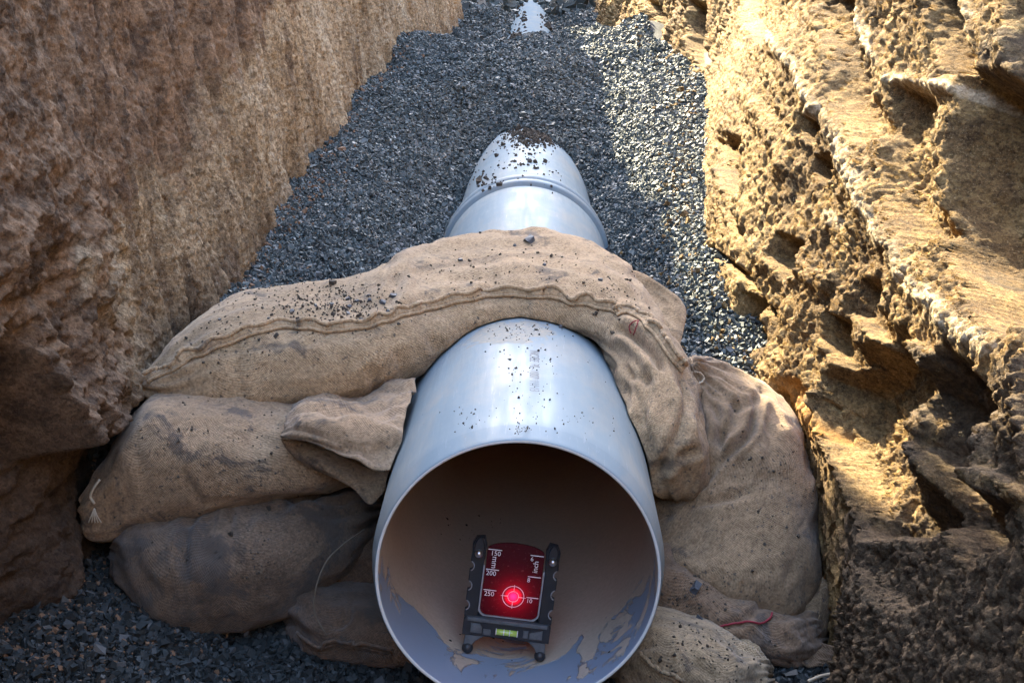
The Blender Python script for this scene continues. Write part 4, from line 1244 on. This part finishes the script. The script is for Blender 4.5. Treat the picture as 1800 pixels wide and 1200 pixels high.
# bottom bar with bevelled casing, ledge, recess pads, vial
prisms('bottom_bar', [prism([(-0.0675, 0.008), (0.0675, 0.008), (0.0675, 0.034), (0.0640, 0.0385), (-0.0640, 0.0385), (-0.0675, 0.034)], -0.012, 0.010, 0.002)], M_blk, lt)
prisms('ledge', [prism([(-0.062, 0.0315), (0.062, 0.0315), (0.062, 0.0370), (-0.062, 0.0370)], -0.0155, -0.0115, 0.001)], M_dusty, lt)
pads = [[(-0.056, 0.0135), (-0.038, 0.0135), (-0.038, 0.0225), (-0.042, 0.0285), (-0.056, 0.0285)], [(0.036, 0.0135), (0.056, 0.0135), (0.056, 0.0285), (0.044, 0.0250), (0.036, 0.0225)],
        [(-0.036, 0.012), (-0.024, 0.012), (-0.024, 0.021), (-0.036, 0.021)], [(0.026, 0.014), (0.034, 0.014), (0.034, 0.0255), (0.026, 0.0255)]]
for q in pads:
    prisms('casing_pad', [prism(q, -0.0150, -0.0115, 0.0012)], M_dusty, lt)
V, T = tube([(-0.0165, -0.0145, 0.0195), (-0.008, -0.0145, 0.0195), (0.008, -0.0145, 0.0195), (0.0175, -0.0145, 0.0195)], 0.0048, 14)
vial = link('level_vial', mesh('level_vial', V, T), M_vial, lt)
V, T = join([tube([(x, -0.0146, 0.0195), (x + 0.0012, -0.0146, 0.0195)], 0.0050, 14) for x in (-0.0165, -0.0045, 0.0045, 0.0165)])
link('vial_ring', mesh('vial_ring', V, T), M_mark, vial)
# legs and round feet
for s in (-1, 1):
    lg = prisms('leg', [prism([(s * 0.0625, 0.012), (s * 0.0635, -0.010), (s * 0.0505, -0.010), (s * 0.046, -0.002), (s * 0.034, 0.0075), (s * 0.034, 0.012)], -0.0095, 0.006, 0.0015)], M_dusty, lt)
    bmv = []
    ph = np.linspace(0, np.pi, 14)
    prof = np.stack([-np.cos(ph) * 0.0088, np.sin(ph) * 0.0088 + 1e-5], 1)
    Vv, Qq = lathe(prof, s * 0.0565, -0.0140, 20)
    Vv[:, 1] -= 0.006
    link('foot', mesh('foot', Vv, Qq), M_blk, lg)
# clamp knobs at the upper corners, each with a steel screw head
for s in (-1, 1):
    kb = prisms('clamp', [prism([(s * 0.057 + 0.0085 * math.cos(R(a)), 0.1465 + 0.0165 * math.sin(R(a))) for a in range(0, 360, 20)], -0.014, -0.004, 0.002)], M_blk, lt)
    Vv, Qq = lathe(np.stack([-np.cos(ph) * 0.0062, np.sin(ph) * 0.0062 + 1e-5], 1), s * 0.057, 0.1385, 20)
    Vv[:, 1] -= 0.0155
    link('screw_head', mesh('screw_head', Vv, Qq), M_steel, kb)
# white scales and crosshair printed on the plate
marks = []
def txt(s, x, z, size, rot=0):
    v, f_ = text_mesh(s, size)
    c_, s_ = math.cos(R(rot)), math.sin(R(rot))
    marks.append(([(x + c_ * q[0] - s_ * q[1], -0.00245, z + s_ * q[0] + c_ * q[1]) for q in v], f_))
def bar(x0, x1, z, h=0.0013):
    marks.append(([(x0, -0.0025, z - h / 2), (x1, -0.0025, z - h / 2), (x1, -0.0025, z + h / 2), (x0, -0.0025, z + h / 2)], [(0, 1, 2, 3)]))
def ring(x, z, r, wd, a0=0, a1=360):
    n = 48
    V = []; Fc = []
    for i in range(n + 1):
        a = R(a0 + (a1 - a0) * i / n)
        V += [(x + (r - wd / 2) * math.cos(a), -0.0025, z + (r - wd / 2) * math.sin(a)), (x + (r + wd / 2) * math.cos(a), -0.0025, z + (r + wd / 2) * math.sin(a))]
        if i: Fc.append((2 * i - 2, 2 * i - 1, 2 * i + 1, 2 * i))
    marks.append((V, Fc))
ZS = 0.0735
bar(-0.043, -0.022, ZS + 0.070); txt('150', -0.031, ZS + 0.0640, 0.0105)
txt('mm', -0.0315, ZS + 0.0500, 0.0125, -90)
bar(-0.043, -0.023, ZS + 0.0385); txt('200', -0.0345, ZS + 0.0325, 0.0105)
bar(-0.043, -0.023, ZS + 0.0060); txt('250', -0.0335, ZS + 0.0000, 0.0105)
bar(0.0225, 0.0430, ZS + 0.068); txt('6', 0.0255, ZS + 0.0620, 0.0095)
txt('inch', 0.0325, ZS + 0.0505, 0.0115, 90)
bar(0.0225, 0.0430, ZS + 0.0345); txt('8', 0.0245, ZS + 0.0285, 0.0095)
bar(0.0245, 0.0430, ZS + 0.0015); txt('10', 0.0295, ZS - 0.0040, 0.0095)
sx_, sz_ = SPOT[0], ZS
ring(sx_, sz_, 0.0165, 0.0011); ring(sx_, sz_, 0.0083, 0.0008)
bar(sx_ - 0.0195, sx_ - 0.0085, sz_, 0.0009); bar(sx_ + 0.0085, sx_ + 0.0195, sz_, 0.0009)
for a, b in ((0.0085, 0.0185), (-0.0185, -0.0085)):
    marks.append(([(sx_ - 0.00045, -0.0025, sz_ + a), (sx_ + 0.00045, -0.0025, sz_ + a), (sx_ + 0.00045, -0.0025, sz_ + b), (sx_ - 0.00045, -0.0025, sz_ + b)], [(0, 1, 2, 3)]))
VV, FF = [], []
for V, Fc in marks:
    k = len(VV); VV += V; FF += [tuple(i + k for i in q) for q in Fc]
pydata('printed_scale', VV, FF, M_mark, lt)

# ------------------------------------------------------------------ loose stones and crumbs
chip_meshes = []
for k in range(6):
    Vv, Tt = stones(np.zeros((1, 3)), np.array([1.0]), np.random.RandomState(60 + k), flat=(0.35, 0.6), rot=np.eye(3)[None])
    chip_meshes.append(mesh('stone_chip', Vv, Tt, smooth=False))
def chip(bv, px, py, size, label, group, k, mat=M_chip):
    p, n = hit(bv, px, py)
    if p is None: return
    o = bpy.data.objects.new('stone_chip', chip_meshes[k % 6])
    COL.objects.link(o)
    if not chip_meshes[k % 6].materials: chip_meshes[k % 6].materials.append(mat)
    q = Vector(n).to_track_quat('Z', 'Y') @ Matrix.Rotation(k * 1.9, 3, 'Z').to_quaternion()
    o.rotation_euler = q.to_euler()
    o.scale = (size, size, size)
    o.location = Vector(p) + Vector(n) * size * 0.12
    tag(o, label, 'stone', group)
G1 = 'stone chips on the top sandbag'
chips = [(513, 548, .010), (543, 572, .016), (555, 538, .009), (612, 552, .009), (635, 563, .015), (650, 528, .013), (655, 562, .009), (672, 532, .016), (690, 522, .015), (672, 556, .015), (698, 550, .013), (682, 548, .011), (612, 526, .011), (614, 539, .011), (628, 530, .009), (583, 535, .008), (648, 520, .010), (472, 560, .008), (386, 562, .007), (797, 530, .013), (810, 458, .010)]
for k, (a, b, s) in enumerate(chips):
    chip(BA, a, b, s, 'small dark stone chip in the scatter on the draped top sandbag', G1, k)
chip(BA, 931, 424, 0.021, 'largest black stone on the crest of the draped top sandbag', G1, 3)
chip(BA, 905, 432, 0.010, 'small black stone just beside the largest one on the top sandbag', G1, 4)
chip(BA, 957, 466, 0.011, 'black pebble in the middle of the top sandbag above its seam', G1, 5)
chip(BA, 1055, 493, 0.013, 'square dark stone on the right shoulder of the top sandbag', G1, 1)
chip(BA, 917, 517, 0.014, 'black stone resting against the seam of the top sandbag', G1, 2)
chip(BA, 1037, 534, 0.012, 'thin dark sliver standing near the right end of the long seam', G1, 0)
chip(BE, 532, 710, 0.014, 'round dark stone on the left bag beside its folded mouth', None, 4)
chip(BC, 1222, 1035, 0.022, 'grey stone chip on the lower right sandbag below the pipe side', None, 2)
chip(BC, 1228, 1095, 0.026, 'pale green grey stone where the two lower right sandbags meet', None, 3)
bvP = bvh_of(*lathe(prof_lin((1.99, PR), (4.05, PR), 30), PX, PZ, 120))
chip(bvP, 985, 576, 0.014, 'black triangular stone on the pipe just below the top sandbag', None, 5)

def crumbs(name, bvs, pxs, sizes, label, mat):
    pos, nn, sz = [], [], []
    for (a, b), s in zip(pxs, sizes):
        best = None
        for bv in bvs:
            h = bv.ray_cast(O, px_dir(a, b))
            if h[0] is not None and (best is None or h[3] < best[3]): best = h
        if best is not None:
            pos.append(np.array(best[0]) + np.array(best[1]) * s * 0.2); sz.append(s)
    if not pos: return
    Vv, Tt = stones(np.array(pos), np.array(sz), flat=(0.5, 0.9))
    o = link(name, mesh(name, Vv, Tt, smooth=False), mat)
    tag(o, label, 'crumbs', kind='stuff')
r2 = np.random.RandomState(77)
def gpts(n, cx, cy, sx, sy): return np.stack([r2.normal(cx, sx, n), r2.normal(cy, sy, n)], 1)
pp = np.concatenate([gpts(420, 560, 530, 70, 26), gpts(160, 620, 540, 45, 18), gpts(120, 400, 590, 50, 28), gpts(110, 900, 480, 110, 28), gpts(60, 1080, 520, 30, 25)])
crumbs('soil_crumbs', [BA], pp, np.exp(r2.normal(math.log(0.0028), 0.4, len(pp))), 'fine dark soil crumbs sprinkled over the draped top sandbag', M_crumb)
pp = np.concatenate([gpts(90, 930, 660, 28, 50), gpts(40, 930, 620, 60, 30), gpts(34, 1020, 745, 40, 14), gpts(40, 915, 755, 10, 4), gpts(30, 820, 730, 30, 12), gpts(90, 920, 582, 45, 8)])
crumbs('soil_specks', [bvP], pp, np.exp(r2.normal(math.log(0.0017), 0.45, len(pp))), 'dark specks of soil on the top of the near pipe', M_crumb)
bv2 = bvh_of(*join([lathe(rrp(4.17), PX, PZ, 120), lathe(prof_lin((4.165, PR), (10, PR), 40), PX, PZ, 120)]))
pp = np.concatenate([gpts(1500, 945, 236, 30, 8), gpts(170, 930, 252, 40, 9), gpts(60, 850, 318, 14, 6), gpts(90, 930, 290, 45, 20)])
pf = np.concatenate([gpts(90, 905, 66, 10, 6), gpts(60, 916, 30, 6, 16), gpts(90, 962, 30, 7, 20)])
bv3 = bvh_of(*lathe(prof_lin((10, PR), (20, PR), 30), PX, PZ, 60))
crumbs('spilled_soil', [bv3], pf, np.exp(r2.normal(math.log(0.016), 0.5, len(pf))), 'soil lying on the far length of pipe', M_crumb)
crumbs('spilled_soil', [bv2], pp, np.exp(r2.normal(math.log(0.0056), 0.5, len(pp))), 'dark soil spilled on the pipe where it enters the gravel mound', M_crumb)
pp = np.concatenate([gpts(160, 400, 780, 120, 50), gpts(150, 420, 960, 110, 50), gpts(40, 640, 740, 40, 20)])
crumbs('soil_crumbs', [BE, BF], pp, np.exp(r2.normal(math.log(0.0024), 0.4, len(pp))), 'soil crumbs stuck to the two lower left sandbags', M_crumb)
pp = np.concatenate([gpts(160, 1240, 1140, 60, 35), gpts(90, 1230, 1040, 50, 30), gpts(90, 1340, 850, 50, 60)])
crumbs('soil_crumbs', [BD, BC, BB], pp, np.exp(r2.normal(math.log(0.0024), 0.4, len(pp))), 'soil crumbs on the sandbags at the right of the pipe', M_crumb)
bvI = bvh_of(*lathe(prof_lin((1.995, PR - 0.0125), (4.1, PR - 0.0125), 30), PX, PZ, 120))
pp = np.concatenate([gpts(26, 840, 925, 40, 20), gpts(12, 900, 1120, 110, 30)])
crumbs('bore_crumbs', [bvI], pp, np.exp(r2.normal(math.log(0.0036), 0.45, len(pp))), 'dark crumbs on the silt inside the open pipe', M_crumb)
# clods fallen from the left bank onto the gravel at its foot
n = 2600
xx = r2.uniform(-0.80, -0.42, n); dd = r2.uniform(1.85, 2.5, n)
k = r2.rand(n) < np.clip((-xx - 0.40) / 0.3, 0, 1)
xx, dd = xx[k], dd[k]
s = np.minimum(np.exp(r2.normal(math.log(0.0050), 0.5, len(xx))), 0.011)
Vv, Tt = stones(np.stack([xx, dd, gravel_z(xx, dd) + 0.25 * s], 1), s, flat=(0.6, 1.0))
o = link('earth_clods', mesh('earth_clods', Vv, Tt, smooth=False), M_clod)
tag(o, 'brown earth crumbs fallen on the gravel at the foot of the shaded bank', 'earth', kind='stuff')

for side, lab, mt in ((-1, 'brown soil crumbs lying on the gravel along the foot of the shaded bank', M_clod), (1, 'ochre soil crumbs lying on the gravel along the foot of the sunlit bank', M_right)):
    n = 1300
    dd = np.exp(r2.uniform(math.log(2.6), math.log(9.0), n))
    off = np.abs(r2.normal(0, 0.055, n))
    xx = np.where(side < 0, foot_left(dd) + 0.01 + off, foot_right(dd) - 0.0 - off)
    s = np.exp(r2.normal(math.log(0.0040), 0.5, n)) * (0.6 + 0.12 * dd)
    Vv, Tt = stones(np.stack([xx, dd, gravel_z(xx, dd) + 0.3 * s + 0.004], 1), s, flat=(0.6, 1.0))
    o = link('soil_crumbs', mesh('soil_crumbs', Vv, Tt, smooth=False), mt)
    tag(o, lab, 'earth', kind='stuff')
